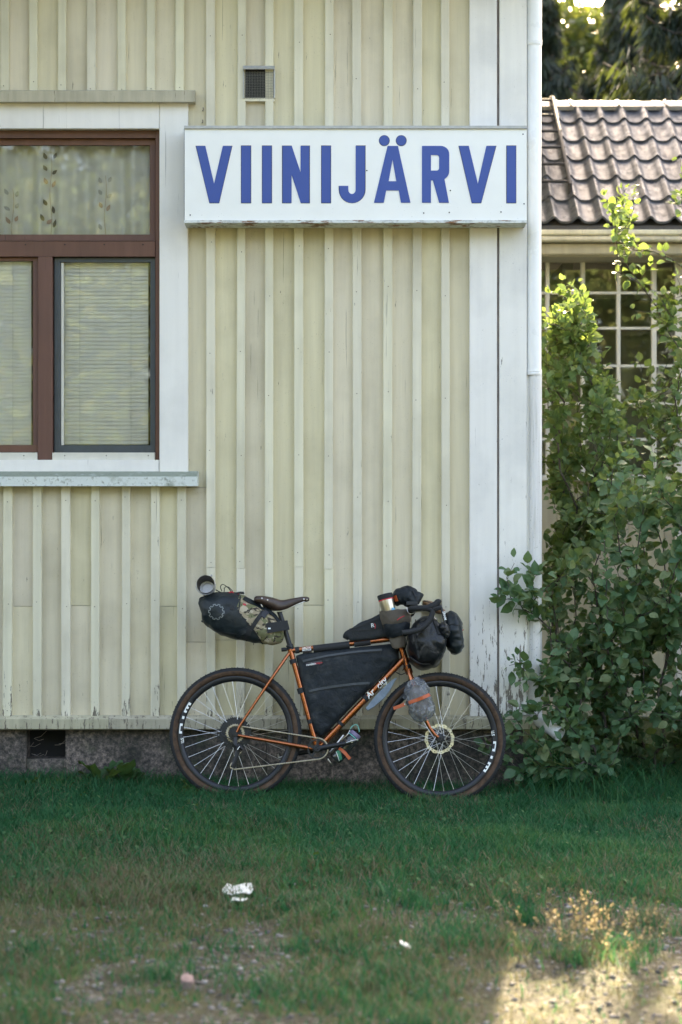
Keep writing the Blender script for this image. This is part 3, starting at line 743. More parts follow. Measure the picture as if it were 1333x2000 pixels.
# veranda: muntins, panes, sill, panel wall
vx = [1070 + 69.3 * k for k in range(-1, 15)]; hy = [502, 572, 641, 714.5, 788, 858, 930]
for k, px in enumerate(vx):
    if X(px, WY) < AX0: continue
    wd = .016 if k % 4 else .020
    for a, b in zip(hy, hy[1:]):
        m = MB(); x_ = X(px, WY); m.board(x_ - wd, x_ + wd, WY, WY + .045, Z(b - 2.2, WY), Z(a + 2.2, WY), .005); m.obj('muntin', M['muntin'], AN, off=ao)
for py in hy:
    m = MB(); m.board(AX0, AX1, WY - .003, WY + .05, Z(py + 2.4, WY), Z(py - 2.4, WY), .003); m.obj('glazing_bar', M['muntin'], AN, off=ao)
vis = [p for p in vx if X(p, WY) >= AX0]
for a, b in zip(vis, vis[1:]):
    if a > 1420: break
    for c_, d_ in zip(hy, hy[1:]):
        m = MB(); j = rng.uniform(-.006, .006), rng.uniform(-.004, .004)
        m.add([(X(a, WY), WY + .022 + j[0], Z(d_, WY)), (X(b, WY), WY + .022 - j[0], Z(d_, WY)), (X(b, WY), WY + .022 - j[0] + j[1], Z(c_, WY)), (X(a, WY), WY + .022 + j[0] + j[1], Z(c_, WY))], [(0, 1, 2, 3)])
        m.obj('pane', M['annex_glass'], AN, off=ao)
m = MB(); m.box((X(1424, WY), WY + .02, Z(930, WY)), (AX1, WY + .024, Z(502, WY))); m.obj('side_glazing', M['annex_glass'], AN, off=ao)
m = MB(); prism_x(m, [(WY + .06, Z(938, WY)), (WY - .07, Z(938, WY)), (WY - .07, Z(931, WY)), (WY + .06, Z(927, WY))], AX0, AX1); m.obj('sill', M['muntin'], AN, off=ao)
x_ = AX0
while x_ < AX1:
    m = MB(); m.board(x_, min(x_ + .138, AX1), WY, WY + .03, -.1, Z(939, WY), .004); m.obj('panel_board', M['annex_wall'], AN, off=ao); x_ += .14
m = MB(); m.board(X(1318, WY), X(1338, WY), WY - .02, WY + .06, -.1, Z(500, WY), .004); m.obj('post', M['muntin'], AN, off=ao)
yb_ = 2 * ridge_y - AY - .42
m = MB(); m.box((AX0, WY + .03, -.1), (AX0 + .1, yb_, ez)); m.box((AX1 - .1, WY + .03, -.1), (AX1, yb_, ez)); m.box((AX0 + .1, yb_ - .1, -.1), (AX1 - .1, yb_, ez)); m.obj('wall', M['annex_wall'], AN, off=ao)
m = MB(); m.box((AX0 + .1, WY + .05, .3), (AX1 - .1, yb_ - .1, .35)); m.obj('floor', M['felt'], AN, off=ao)
m = MB()
for px in (1098, 1240, 1390): m.box((X(px, WY + .5), WY + .5, Z(560, WY)), (X(px + 22, WY + .5), WY + 1.5, Z(499, WY)))
m.box((AX0 + .1, WY + .9, Z(560, WY)), (AX1 - .1, WY + 1.0, Z(530, WY))); m.obj('roof_beam', M['annex_wall'], AN, off=ao)
for x_ in (AX0 + .05, AX1 - .05):
    m = MB(); m.add([(x_ - .05, AY + .3, ez), (x_ - .05, 2 * ridge_y - AY - .3, ez), (x_ - .05, ridge_y, ridge_z - .08), (x_ + .05, AY + .3, ez), (x_ + .05, 2 * ridge_y - AY - .3, ez), (x_ + .05, ridge_y, ridge_z - .08)], [(0, 1, 2), (5, 4, 3), (0, 3, 4, 1), (1, 4, 5, 2), (2, 5, 3, 0)]); m.obj('gable', M['annex_wall'], AN, off=ao)
# roof ladder lying on the tiles
LA = empty('roof_ladder', tuple(SL @ Vector((X(1105, AY), .3, .1))), 'black steel ladder lying on the tiled annex roof', 'ladder'); lo_ = tuple(SL @ Vector((X(1105, AY), .3, .1)))
xr = X(1123, AY); xl = xr - .42
for i, x_ in enumerate((xl, xr)):
    m = MB(); m.tube([SL @ Vector((x_, .42, .02)), SL @ Vector((x_, .44, .105)), SL @ Vector((x_, NR * tl - .05, .105)), SL @ Vector((x_, NR * tl + .04, .06))], .017, 8); m.obj('rail', M['ladder'], LA, smooth=True, off=lo_)
for k in range(6):
    m = MB(); t = .50 + k * .30; m.tube([SL @ Vector((xl - .02, t, .105)), SL @ Vector((xr + .02, t, .105))], .012, 8); m.obj('rung', M['ladder'], LA, smooth=True, off=lo_)
# ================================================================== loaded bicycle
def fabric(name, col, rough=.62, weave=900, wr=.5, spec=.22, dist=.006, dust=.0):
    k = Mat(name); o = k.obj(); wv = k.noise(o, weave, 1); n1 = k.noise(o, 22, 4, .6, 1.2); n2 = k.noise(o, 7, 3)
    c = k.ramp(n2, [(.3, tuple(x * .75 for x in col)), (.7, tuple(x * 1.3 for x in col))])
    if dust: c = k.mix(k.ramp(k.noise(o, 13, 6, .7), [(.5, 0.0), (.75, dust)]), c, (.20, .20, .18))
    h = k.math('ADD', k.math('MULTIPLY', n1, 1.0), k.math('MULTIPLY', wv, .04))
    return k.done(k.bsdf(c, rough, 0, k.bump(h, wr, dist), spec))
def shell(col, name, rough=.3):
    return plain(name, col, rough, var=.1)
M['nylon'] = fabric('black_nylon', (.011, .016, .020), .55, wr=.8, dist=.009, dust=.16)
M['zip'] = plain('highlight_zip_tape', (.045, .055, .062), .6)  # lighter blue grey, the zips' highlight put into the colour
M['nylon2'] = fabric('black_ripstop', (.018, .022, .025), .5, wr=.7, dist=.004, dust=.1)
M['coated'] = fabric('black_coated_cloth', (.010, .012, .015), .34, weave=300, wr=.6, spec=.4, dist=.008)
M['coated2'] = fabric('blue_black_coated_cloth', (.012, .019, .023), .42, weave=300, wr=.5, spec=.32, dust=.08)
M['webbing'] = plain('black_webbing', (.014, .016, .018), .75, nscale=200)
M['canvas'] = fabric('grey_brown_canvas', (.115, .098, .080), .85, weave=700, wr=.8, dist=.005)
M['strap'] = plain('orange_strap_polymer', (.50, .095, .025), .45, var=.1)
M['red_cord'] = plain('red_cord', (.50, .02, .035), .6)
M['rubber'] = plain('black_tread_rubber', (.011, .013, .015), .8, nscale=80, bump=.4)
def _tan():
    k = Mat('tan_sidewall_rubber'); o = k.obj(); n = k.noise(o, 26, 5, .65)
    c = k.ramp(n, [(.3, (.032, .024, .019)), (.55, (.085, .050, .031)), (.75, (.11, .078, .057))])
    return k.done(k.bsdf(c, .8, 0, k.bump(k.noise(o, 240, 2), .3, .001), .25))
M['tan'] = _tan()
M['blackmetal'] = plain('black_anodised_metal', (.020, .022, .026), .38, .4)
M['steel'] = plain('brushed_steel', (.62, .60, .56), .30, 1.0, var=.06, nscale=8)
M['spoke'] = plain('bright_spoke_steel', (.72, .72, .70), .33, .85, var=.03)
M['chain'] = plain('worn_chain_steel', (.36, .32, .25), .38, .9, var=.2)
M['rotor'] = plain('brake_rotor_steel', (.66, .60, .42), .34, .75, var=.1)
M['ti'] = plain('grey_titanium', (.30, .29, .28), .36, .9, var=.12)
M['cupsteel'] = plain('cup_brushed_steel', (.55, .50, .42), .30, .95, var=.05, nscale=5)
def _orange():
    k = Mat('copper_orange_flake_paint'); o = k.obj(); fl_ = k.voro(o, 1600, out=1)
    c = k.mix(k.ramp(k.noise(o, 9, 3), [(.3, 0.0), (.7, 1.0)]), (.40, .10, .027), (.29, .068, .022))
    c = k.mix(k.math('MULTIPLY', k.xyz(fl_, 0), .25), c, (.75, .30, .10))
    return k.done(k.bsdf(c, .25, .88, None, .6, Coat_Weight=.6, Coat_Roughness=.08))
M['orange'] = _orange()
def _leather():
    k = Mat('brown_saddle_leather'); o = k.obj(); v = k.voro(o, 420); n = k.noise(o, 18, 4)
    c = k.ramp(n, [(.3, (.022, .014, .012)), (.7, (.055, .032, .024))])
    return k.done(k.bsdf(c, .36, 0, k.bump(v, .15, .001), .5))
M['leather'] = _leather()
M['tanleather'] = plain('tan_leather', (.24, .13, .065), .6)
def _camo():
    k = Mat('camouflage_cloth'); o = k.scale(k.obj(), (1, 1, 1.5)); n1 = k.noise(o, 13, 2, .5, .8); n2 = k.noise(k.n('VectorMath', {0: o, 1: (5, 2, 8)}, operation='ADD'), 16, 2, .5, 1); n3 = k.noise(k.n('VectorMath', {0: o, 1: (1, 9, 3)}, operation='ADD'), 24, 2, .5, 1.5)
    c = k.mix(k.ramp(n1, [(.50, 0.0), (.53, 1.0)]), (.30, .25, .165), (.145, .15, .075))
    c = k.mix(k.ramp(n2, [(.58, 0.0), (.60, 1.0)]), c, (.42, .37, .27))
    c = k.mix(k.ramp(n3, [(.59, 0.0), (.605, 1.0)]), c, (.045, .036, .028))
    return k.done(k.bsdf(c, .8, 0, k.bump(k.noise(o, 30, 3), .4, .004), .3))
M['camo'] = _camo()
def _film():
    k = Mat('cloudy_plastic_film'); o = k.obj(); n = k.noise(o, 28, 4, .6, 1.5)
    p_ = k.bsdf(k.ramp(n, [(.3, (.14, .155, .17)), (.7, (.34, .36, .38))]), .16, 0, k.bump(n, .7, .01), .8)
    t = k.n('BsdfTransparent', {'Color': (.75, .78, .82)})
    return k.done(k.n('MixShader', {0: k.ramp(n, [(.35, .22), (.7, .6)]), 1: t, 2: p_}))
M['film'] = _film()
def _fender():
    k = Mat('scuffed_clear_mudguard'); o = k.obj(); n = k.noise(o, 40, 5)
    p_ = k.bsdf(k.ramp(n, [(.3, (.16, .22, .27)), (.7, (.30, .37, .42))]), .3, 0, None, .7); t = k.n('BsdfTransparent', {'Color': (.8, .85, .9)})
    return k.done(k.n('MixShader', {0: .68, 1: t, 2: p_}))
M['fender'] = _fender()
M['decal'] = plain('white_decal', (.78, .82, .80), .5, var=.04)
M['decal_red'] = plain('red_decal', (.45, .03, .04), .5)
M['decal_grey'] = plain('grey_line_print', (.26, .29, .29), .6)
M['label_cloth'] = plain('dark_label_cloth', (.06, .055, .06), .8)
M['teal'] = plain('teal_plastic', (.14, .55, .48), .4)
M['lilac'] = plain('lilac_plastic', (.20, .17, .28), .45)
M['bottle'] = plain('dark_clear_bottle', (.03, .035, .035), .12, var=.4, nscale=20, spec=.8)
M['sticker'] = plain('green_sticker', (.03, .20, .12), .5, var=.5)
M['sticker_blue'] = plain('blue_sticker', (.12, .42, .62), .5, var=.6, nscale=140)
M['contents'] = plain('wrapped_contents', (.20, .15, .11), .8, var=.5, nscale=45)

LEAN = R(9.0); YBK = -.42
MBK = Matrix.Translation((0, YBK, 0)) @ Matrix.Rotation(-LEAN, 4, 'X')
_ey = Vector((0, math.cos(LEAN), -math.sin(LEAN))); _ez = Vector((0, math.sin(LEAN), math.cos(LEAN))); _O = Vector((0, YBK, 0)); _CAM = Vector((0, -D, ZC))
def ray(px, py): return Vector(((px - 666.5) / F, 1.0, (1000 - py) / F))
def B(px, py, wv=0.0):
    """photo pixel -> local point of the bicycle frame, wv metres out of its mid plane towards the lawn"""
    d = ray(px, py); t = (-wv - (_CAM - _O).dot(_ey)) / d.dot(_ey); p = _CAM + d * t - _O
    return Vector((p.x, -wv, p.dot(_ez)))
KS = .002752      # metres per photo pixel at the bicycle
MBI = MBK.inverted()
def hit(bvh, px, py, lift=.0015):
    o = MBI @ _CAM; d = (MBI.to_3x3() @ ray(px, py)).normalized()
    loc, nrm, _, _ = bvh.ray_cast(o, d)
    if loc is None: return None
    if nrm.dot(d) > 0: nrm = -nrm
    return loc + nrm * lift, nrm
def bthing(name, label, cat, o, group=None):
    o = Vector(o); e = empty(name, label=label, cat=cat, group=group, matrix=MBK @ Matrix.Translation(o)); e['_o'] = 0; del e['_o']
    return e, tuple(o)
def loft(secs, seg=36, n=40, ex=2.4, wc=0.0, wr=0.0, wf=14.0, seed=0, mat_of=None, mb=None):
    """secs: (px, py, half height px, half width m[, w centre]); smooth interpolation along the list, superellipse sections"""
    mb = mb or MB(); S = [tuple(s_) + ((wc,) if len(s_) == 4 else ()) for s_ in secs]; K = len(S)
    def cr(t):
        i = min(int(t), K - 2); f = t - i; q = [S[max(i - 1, 0)], S[i], S[i + 1], S[min(i + 2, K - 1)]]
        return [.5 * (2 * b + (c - a) * f + (2 * a - 5 * b + 4 * c - d) * f * f + (3 * b - a - 3 * c + d) * f ** 3) for a, b, c, d in zip(*q)]
    P_ = [cr((K - 1) * i / n) for i in range(n + 1)]; base = len(mb.v); vv = []
    for i in range(n + 1):
        a = P_[max(i - 1, 0)]; b = P_[min(i + 1, n)]; tx, ty = b[0] - a[0], b[1] - a[1]; l = math.hypot(tx, ty) or 1
        nx, ny = -ty / l, tx / l
        px, py, h, hw, wcc = P_[i]; h = max(h, .3); hw = max(hw, .002)
        for k in range(seg):
            an = 2 * math.pi * k / seg; ca, sa = math.cos(an), math.sin(an)
            u = math.copysign(abs(ca) ** (2 / ex), ca) * h; w_ = math.copysign(abs(sa) ** (2 / ex), sa) * hw
            p = B(px + nx * u, py + ny * u, 0.0); p.y = -(wcc + w_)
            if wr:
                q = Vector((p.x * wf, p.y * wf, p.z * wf + seed))
                d = noise.noise(q) + .5 * noise.noise(q * 2.3) + .7 * (abs(noise.noise(q * 1.4 + Vector((9, 3, 1)))) - .25)
                c_ = B(px, py, 0.0); c_.y = -wcc; p += (p - c_).normalized() * d * wr
            vv.append(p)
    ff = [(i * seg + k, i * seg + (k + 1) % seg, (i + 1) * seg + (k + 1) % seg, (i + 1) * seg + k) for i in range(n) for k in range(seg)]
    b0 = len(vv); vv += [sum((vv[k] for k in range(seg)), Vector()) / seg, sum((vv[n * seg + k] for k in range(seg)), Vector()) / seg]
    ff += [(b0, (k + 1) % seg, k) for k in range(seg)] + [(b0 + 1, n * seg + k, n * seg + (k + 1) % seg) for k in range(seg)]
    for f in ff:
        mi = 0
        if mat_of:
            c_ = sum((Vector(vv[i]) for i in f), Vector()) / len(f); c_ = Vector((c_.x, 0, c_.z)); q = proj(MBK @ c_); mi = mat_of(*q)
        mb.m.append(mi)
    mb.v += [tuple(v) for v in vv]; mb.f += [tuple(i + base for i in f) for f in ff]
    return mb
def bvh_of(mb): return BVHTree.FromPolygons([Vector(v) for v in mb.v], mb.f)
def drape(bvh, pts, half_px, mat, name, parent, off, th=.002, step=3.0, lift=.001):
    P2 = []
    for (a, b), (c_, d_) in zip(pts, pts[1:]):
        n = max(2, int(math.hypot(c_ - a, d_ - b) / step))
        P2 += [(a + (c_ - a) * i / n, b + (d_ - b) * i / n) for i in range(n)]
    P2.append(pts[-1]); ps = []; ns = []; last = None
    for q in P2:
        h = hit(bvh, *q, lift)
        if h: last = h; ps.append(h[0]); ns.append(h[1])
        elif last: p = B(q[0], q[1], -last[0].y * .9); ps.append(p); ns.append(last[1])
    if len(ps) < 2: return None
    ns = [sum((ns[max(0, min(len(ns) - 1, i + k))] for k in (-2, -1, 0, 1, 2)), Vector()).normalized() for i in range(len(ns))]
    m = MB(); m.ribbon(ps, ns, half_px * KS, th); return m.obj(name, mat, parent, off=off)
def put_text(txt, px, py, wv, size_px, mat, parent, off, name, ang=0.0, shear=0.0, bold=0.0, align='CENTER'):
    me = text_mesh(txt, size_px * KS * 1.38, .0003, shear, align, bold); me.materials.append(mat)
    me.transform(Matrix.Translation(B(px, py, wv) - Vector(off)) @ Matrix.Rotation(-ang, 4, 'Y') @ UP)
    return link(name, me, parent)

BK, bo = bthing('bicycle', 'copper orange gravel bicycle with black bags leaning on the station wall', 'bicycle', B(660, 1565))
hubR, hubF = B(460.5, 1433), B(859.5, 1442.5)
RT = 130.0 * KS
# ---- wheels
def wheel(hub, label, decals, rear):
    off = Vector(bo); H = hub
    def xf(): return Matrix.Translation(H - off)
    rim = MB()
    def ring(prof, seg=96, mi=None):       # prof: (radius, w) closed
        n = len(prof); vv = []; ff = []
        for i in range(seg):
            a = 2 * math.pi * i / seg
            for r, w_ in prof: vv.append((r * math.cos(a), -w_, r * math.sin(a)))
        for i in range(seg):
            j = (i + 1) % seg
            for k in range(n):
                ff.append((i * n + k, j * n + k, j * n + (k + 1) % n, i * n + (k + 1) % n))
        return vv, ff, n
    v, f, _ = ring([(RT * .868, -.0145), (RT * .868, .0145), (RT * .845, .0155), (RT * .805, .0125), (RT * .786, .004), (RT * .786, -.004), (RT * .805, -.0125), (RT * .845, -.0155)]); rim.add(v, f)
    W = rim.obj('wheel', M['blackmetal'], BK, smooth=50, label=label); W.matrix_basis = xf()
    ty = MB(); prof = []; n = 16
    for k in range(n):
        a = 2 * math.pi * (k + .5) / n; prof.append((RT * .932 + RT * .066 * math.cos(a), .0245 * math.sin(a)))
    v, f, n = ring(prof, 120)
    mi = []
    for q in f:
        k = q[0] % n; a = 2 * math.pi * (k + 1.0) / n
        mi.append(0 if math.cos(a) > .30 else 1)
    ty.v = v; ty.f = f; ty.m = mi; ty.obj('tyre', [M['rubber'], M['tan']], W, smooth='all')
    kb = MB()
    for i in range(150):
        a = 2 * math.pi * i / 150
        for w_, rr, sz in (((-.019, .974, .0032), (.019, .974, .0032), (0, .999, .003)) if i % 2 else ((-.011, .990, .003), (.011, .990, .003))):
            c_ = Vector((math.cos(a), 0, math.sin(a))); t = Vector((-math.sin(a), 0, math.cos(a))); o_ = c_ * RT * rr + Vector((0, -w_, 0)); y_ = Vector((0, 1, 0))
            q = [o_ + t * sx * sz + y_ * sy * sz * .9 + c_ * dz for dz in (-.004, .0022) for sx, sy in ((-1, -1), (1, -1), (1, 1), (-1, 1))]
            kb.add(q, [(0, 3, 2, 1), (4, 5, 6, 7), (0, 1, 5, 4), (1, 2, 6, 5), (2, 3, 7, 6), (3, 0, 4, 7)])
    kb.obj('tread_knobs', M['rubber'], W, kind='stuff')
    hb = MB()
    fw = (.030, -.034) if rear else (.034, -.030)
    hb.lathe((0, .055, 0), (0, -1, 0), [(0, .009), (.012, .011), (.018, .012), (.020, .026), (.0235, .026), (.026, .015), (.08, .015), (.084, .026), (.0875, .026), (.089, .012), (.11, .009), (.11, .001)], 20); hb.obj('hub', M['blackmetal'], W, smooth=40)
    # 32 spokes crossing three
    kinds = {}
    for side in (0, 1):
        for d in (1, -1):
            m = MB(); ha = d * R(66); p0 = Vector((.0245 * math.cos(ha), -fw[side], .0245 * math.sin(ha))); p1 = Vector((RT * .800, -(.004 if side == 0 else -.004), 0))
            m.tube([p0, p1 * .94 + p0 * .06, p1], [.00105, .00105, .0019], 5); kinds[(side, d)] = m.mesh('spoke', M['spoke'])
    for i in range(32):
        a = 2 * math.pi * (i + .35) / 32
        link('spoke', kinds[(i % 2, 1 if (i // 2) % 2 else -1)], W, matrix=Matrix.Rotation(-a, 4, 'Y'))
    # white block marks on the rim
    for a0, a1, r0, r1 in decals:
        m = MB(); k = max(2, int((a1 - a0) / 1.2)); vv = []
        for i in range(k + 1):
            a = R(a0 + (a1 - a0) * i / k)
            for r in (r0, r1): 
                w_ = .0162 if r > .84 else .0162 - (.845 - r) * .075
                vv.append((RT * r * math.cos(a), -w_ - .0004, RT * r * math.sin(a)))
        n_ = len(vv); vv += [(x, y + .0012, z) for x, y, z in vv]
        ff = [(2 * i, 2 * i + 1, 2 * i + 3, 2 * i + 2) for i in range(k)] + [(n_ + 2 * i, n_ + 2 * i + 2, n_ + 2 * i + 3, n_ + 2 * i + 1) for i in range(k)] + [(2 * i, 2 * i + 2, n_ + 2 * i + 2, n_ + 2 * i) for i in range(k)] + [(2 * i + 1, n_ + 2 * i + 1, n_ + 2 * i + 3, 2 * i + 3) for i in range(k)]
        m.add(vv, ff); m.obj('rim_mark', M['decal'], W)
    return W
def marks(base, sgn):
    q = []
    for a, b, r0, r1 in ((0, 11.5, .833, .848), (0, 2.6, .806, .833), (4.5, 7, .806, .833), (9, 11.5, .806, .833), (15.5, 18.5, .808, .842), (23.5, 34, .833, .848), (23.5, 26, .806, .833), (31.5, 34, .806, .833)):
        a0, a1 = base + sgn * a, base + sgn * b; q.append((min(a0, a1), max(a0, a1), r0, r1))
    return q
WR = wheel(hubR, 'rear wheel', marks(146, 1), True)
WF = wheel(hubF, 'front wheel', marks(-37, 1), False)
for W, a, t in ((WR, 187.5, 'STi'), (WF, 5.5, 'STi')):
    me = text_mesh(t, 6.2 * KS * 1.3, .0003, 0, 'CENTER', .0004); me.materials.append(M['decal']); r = RT * .826
    me.transform(Matrix.Translation((r * math.cos(R(a)), -.0162, r * math.sin(R(a)))) @ Matrix.Rotation(R(90 - a) + (math.pi if 1 else 0), 4, 'Y') @ UP); link('rim_text', me, W)
# rotors (far side)
def rotor(W, r):
    sp_ = [[(r * (1 + .03 * math.sin(12 * t)) * math.cos(t), r * (1 + .03 * math.sin(12 * t)) * math.sin(t)) for t in np.linspace(0, 2 * math.pi, 96, endpoint=False)], [(r * .80 * math.cos(t), r * .80 * math.sin(t)) for t in np.linspace(0, 2 * math.pi, 48, endpoint=False)]]
    for k in range(26):
        a = 2 * math.pi * k / 26; rr = r * (.87 if k % 2 else .93); sp_.append([(rr * math.cos(a) + .0030 * math.cos(t), rr * math.sin(a) + .0030 * math.sin(t)) for t in np.linspace(0, 2 * math.pi, 7, endpoint=False)])
    me = curve_mesh(sp_, .0009); me.materials.append(M['rotor']); me.transform(Matrix.Translation((0, .043, 0)) @ UP); link('brake_rotor', me, W)
    m = MB()
    for k in range(6):
        a = 2 * math.pi * k / 6; m.tube([(.02 * math.cos(a), .043, .02 * math.sin(a)), (r * .5 * math.cos(a + .4), .043, r * .5 * math.sin(a + .4)), (r * .84 * math.cos(a + .55), .043, r * .84 * math.sin(a + .55))], .0028, 6)
    m.obj('rotor_arms', M['blackmetal'], W)
rotor(WF, 29 * KS); rotor(WR, 26 * KS)
# ---- frame
def part(mb, name, mat, smooth=40, parent=None, off=None, **kw): return mb.obj(name, mat, parent or BK, smooth, off=off or bo, **kw)
fr = MB(); BBp = B(620.5, 1463)
fr.tube([B(566, 1266), B(569, 1274), BBp], .0148, 16)
fr.tube([B(568, 1271), B(780, 1246)], .0150, 16)
fr.tube([B(789, 1287), BBp], .0178, 16)
fr.tube([B(776.5, 1238), B(796, 1303)], .0185, 18)
fr.lathe(BBp + Vector((0, .036, 0)), (0, -1, 0), [(0, .001), (0, .021), (.072, .021), (.072, .001)], 20)
for s_ in (1, -1):
    fr.tube([B(565, 1276, .012 * s_), B(555, 1290, .026 * s_), B(520, 1341, .045 * s_), B(468, 1419, .062 * s_), B(463, 1430, .063 * s_)], [.0085, .009, .0082, .007, .006], 12)
    fr.tube([B(464, 1436, .063 * s_), B(480, 1439, .062 * s_), B(560, 1453, .050 * s_), B(598, 1460, .038 * s_), B(617, 1463, .028 * s_)], [.007, .0085, .0105, .0125, .012], 12)
part(fr, 'frame', M['orange'])
for s_ in (1, -1):
    m = MB(); m.lathe(B(461, 1434, .070 * s_) + Vector((0, .008 * 1, 0)), (0, -1, 0), [(0, .001), (0, .012), (.012, .012), (.012, .007), (.016, .007), (.016, .001)], 16); part(m, 'dropout', M['blackmetal'])
m = MB(); m.tube([B(566, 1259), B(568.5, 1268)], .0190, 16); m.tube([B(560, 1262, .012), B(566, 1263, .02), B(572, 1265, .012)], .005, 8); part(m, 'seat_clamp', M['blackmetal'])
m = MB(); m.lathe(B(557, 1268.5, .0), (-1, 0, -.08), [(-.012, .001), (-.012, .009), (.0, .0115), (.018, .0115), (.020, .009), (.020, .001)], 16); part(m, 'tail_light', M['blackmetal'])
m = MB(); m.tube([B(567, 1262), B(546, 1194)], .0137, 16); part(m, 'seat_post', M['blackmetal'])
# fork
fk = MB()
fk.tube([B(795, 1302), B(801, 1316)], [.022, .020], 16)
for s_ in (1, -1):
    fk.tube([B(799.5, 1311, .030 * s_), B(803, 1322, .048 * s_), B(813, 1350, .055 * s_), B(831, 1404, .058 * s_), B(840, 1422, .058 * s_), B(850, 1435, .058 * s_), B(859, 1442, .058 * s_)], [.013, .0135, .0130, .0115, .010, .0088, .0075], 12)
part(fk, 'fork', M['orange'])
m = MB(); m.lathe(B(860, 1443, .055), (0, -1, 0), [(0, .001), (0, .0125), (.012, .0125), (.012, .008), (.017, .007), (.017, .001)], 16); part(m, 'axle_end', M['blackmetal'])
m = MB(); m.tube([B(774, 1230), B(777.5, 1241)], .0205, 16); m.tube([B(795.2, 1300), B(797, 1306.5)], .0215, 16); part(m, 'headset', M['blackmetal'])
m = MB(); m.tube([B(775.5, 1232), B(772, 1222), B(784, 1210), B(806, 1196)], [.019, .02, .018, .019], 12); part(m, 'stem', M['blackmetal'])
for s_, pts in ((1, [B(797, 1308, .03), B(803, 1262, .04), B(795, 1215, .05)]), (1, [B(792, 1305, .02), B(789, 1280, .045), B(800, 1230, .06)]), (-1, [B(787, 1310, -.03), B(808, 1272, -.04), B(812, 1210, -.08)]), (1, [B(798, 1312, .025), B(784, 1318, .02), B(772, 1312, .015), B(740, 1345, .02)])):
    m = MB(); q = [pts[0]]
    for i in range(len(pts) - 1): q += [pts[i] * (1 - t) + pts[i + 1] * t for t in (.33, .66, 1)]
    m.tube(q, .0024, 6); part(m, 'cable', M['rubber'])
# handlebar with drops
hb = MB()
def smooth_path(pts, n=6):
    pts = [Vector(p) for p in pts]; out = []
    for i in range(len(pts) - 1):
        a, b, c_, d_ = pts[max(i - 1, 0)], pts[i], pts[i + 1], pts[min(i + 2, len(pts) - 1)]
        for k in range(n):
            f = k / n; out.append(.5 * (2 * b + (c_ - a) * f + (2 * a - 5 * b + 4 * c_ - d_) * f * f + (3 * b - a - 3 * c_ + d_) * f ** 3))
    out.append(pts[-1]); return out
for s_ in (1, -1):
    hb.tube(smooth_path([B(806, 1196, 0), B(803, 1192, .09 * s_), B(803, 1189, .19 * s_), B(812, 1188, .212 * s_), B(832, 1188, .216 * s_), B(845, 1193, .219 * s_), B(842, 1206, .223 * s_), B(835, 1217, .228 * s_), B(822, 1228, .236 * s_), B(805, 1233.5, .244 * s_), B(786, 1236, .250 * s_)]), .0152, 14)
part(hb, 'handlebar', M['rubber'])
for s_ in (1, -1):   # tape wraps
    m = MB(); q = smooth_path([B(842, 1206, .223 * s_), B(835, 1217, .228 * s_), B(822, 1228, .236 * s_), B(805, 1233.5, .244 * s_), B(786, 1236, .250 * s_)], 5)
    m.tube([p for p in q for _ in (0, 1)][:-1], [.0158 if i % 2 else .0148 for i in range(len(q) * 2 - 1)], 14); part(m, 'bar_tape', M['webbing'])
    m = MB(); m.tube(smooth_path([B(826, 1188, .216 * s_), B(838, 1186, .217 * s_), B(850, 1181, .217 * s_), B(856, 1175, .216 * s_), B(857.5, 1170, .215 * s_)], 5), [.0165] * 6 + [.0175] * 5 + [.017] * 5 + [.0165, .0155, .0140, .010, .004], 14); m.tube([B(846, 1190, .218 * s_), B(862, 1186, .217 * s_)], [.017, .013], 12)
    part(m, 'brake_hood', M['rubber'])
    m = MB(); q = smooth_path([B(860, 1182, .222 * s_), B(864, 1193, .222 * s_), B(866.5, 1206, .222 * s_), B(870, 1222, .222 * s_)], 4); m.tube(q, [.008, .008, .0078, .0075, .0073, .007, .0068, .0065, .006, .0058, .0055, .005, .004], 10, flat=.55); part(m, 'brake_lever', M['blackmetal'])
put_text('SRAM', 866.5, 1203, .229, 5.0, M['decal'], BK, bo, 'lever_text', R(-77), 0, .0002)
m = MB(); a = B(798, 1180, .03); m.box(a + Vector((-.012, -.03, -.006)), a + Vector((.05, .03, .012))); part(m, 'bar_computer', M['blackmetal'], False)
# ---- drivetrain
CW = .046
def gear(r, teeth, hole, th, depth=.004):
    o_ = []
    for k in range(teeth):
        for f, rr in ((0, r - depth), (.25, r - depth), (.42, r), (.58, r), (.75, r - depth)):
            a = 2 * math.pi * (k + f) / teeth; o_.append((rr * math.cos(a), rr * math.sin(a)))
    return o_
rr = 20.5 * KS
spl = [gear(rr, 38, 0, 0)]
for k in range(5):
    a0 = 2 * math.pi * k / 5 + .3; spl.append([(q * math.cos(t), q * math.sin(t)) for q, t in [(rr * .80, a0 + x) for x in np.linspace(.12, 1.1, 6)] + [(rr * .42, a0 + x) for x in np.linspace(1.0, .25, 5)]])
me = curve_mesh(spl, .0015); me.materials.append(M['blackmetal']); me.transform(Matrix.Translation(BBp - Vector(bo) + Vector((0, -CW, 0))) @ UP); link('chainring', me, BK)
m = MB(); pe = B(687, 1450, .075)
q0 = BBp + Vector((0, -.068, 0)); m.tube([q0, q0 * .5 + pe * .5, pe], [.0155, .0125, .0105], 12, flat=.6); m.lathe(q0 + Vector((0, .012, 0)), (0, -1, 0), [(0, .001), (0, .017), (.022, .016), (.022, .010), (.018, .008), (.018, .001)], 20); m.lathe(pe + Vector((0, .008, 0)), (0, -1, 0), [(0, .001), (0, .012), (.017, .012), (.017, .001)], 16)
part(m, 'crank', M['blackmetal']); m = MB()
m.tube([BBp + Vector((0, .065, 0)), BBp * 2 - B(687, 1450, 0) + Vector((0, .075, 0))], [.015, .0105], 12, flat=.6); part(m, 'crank', M['blackmetal'])
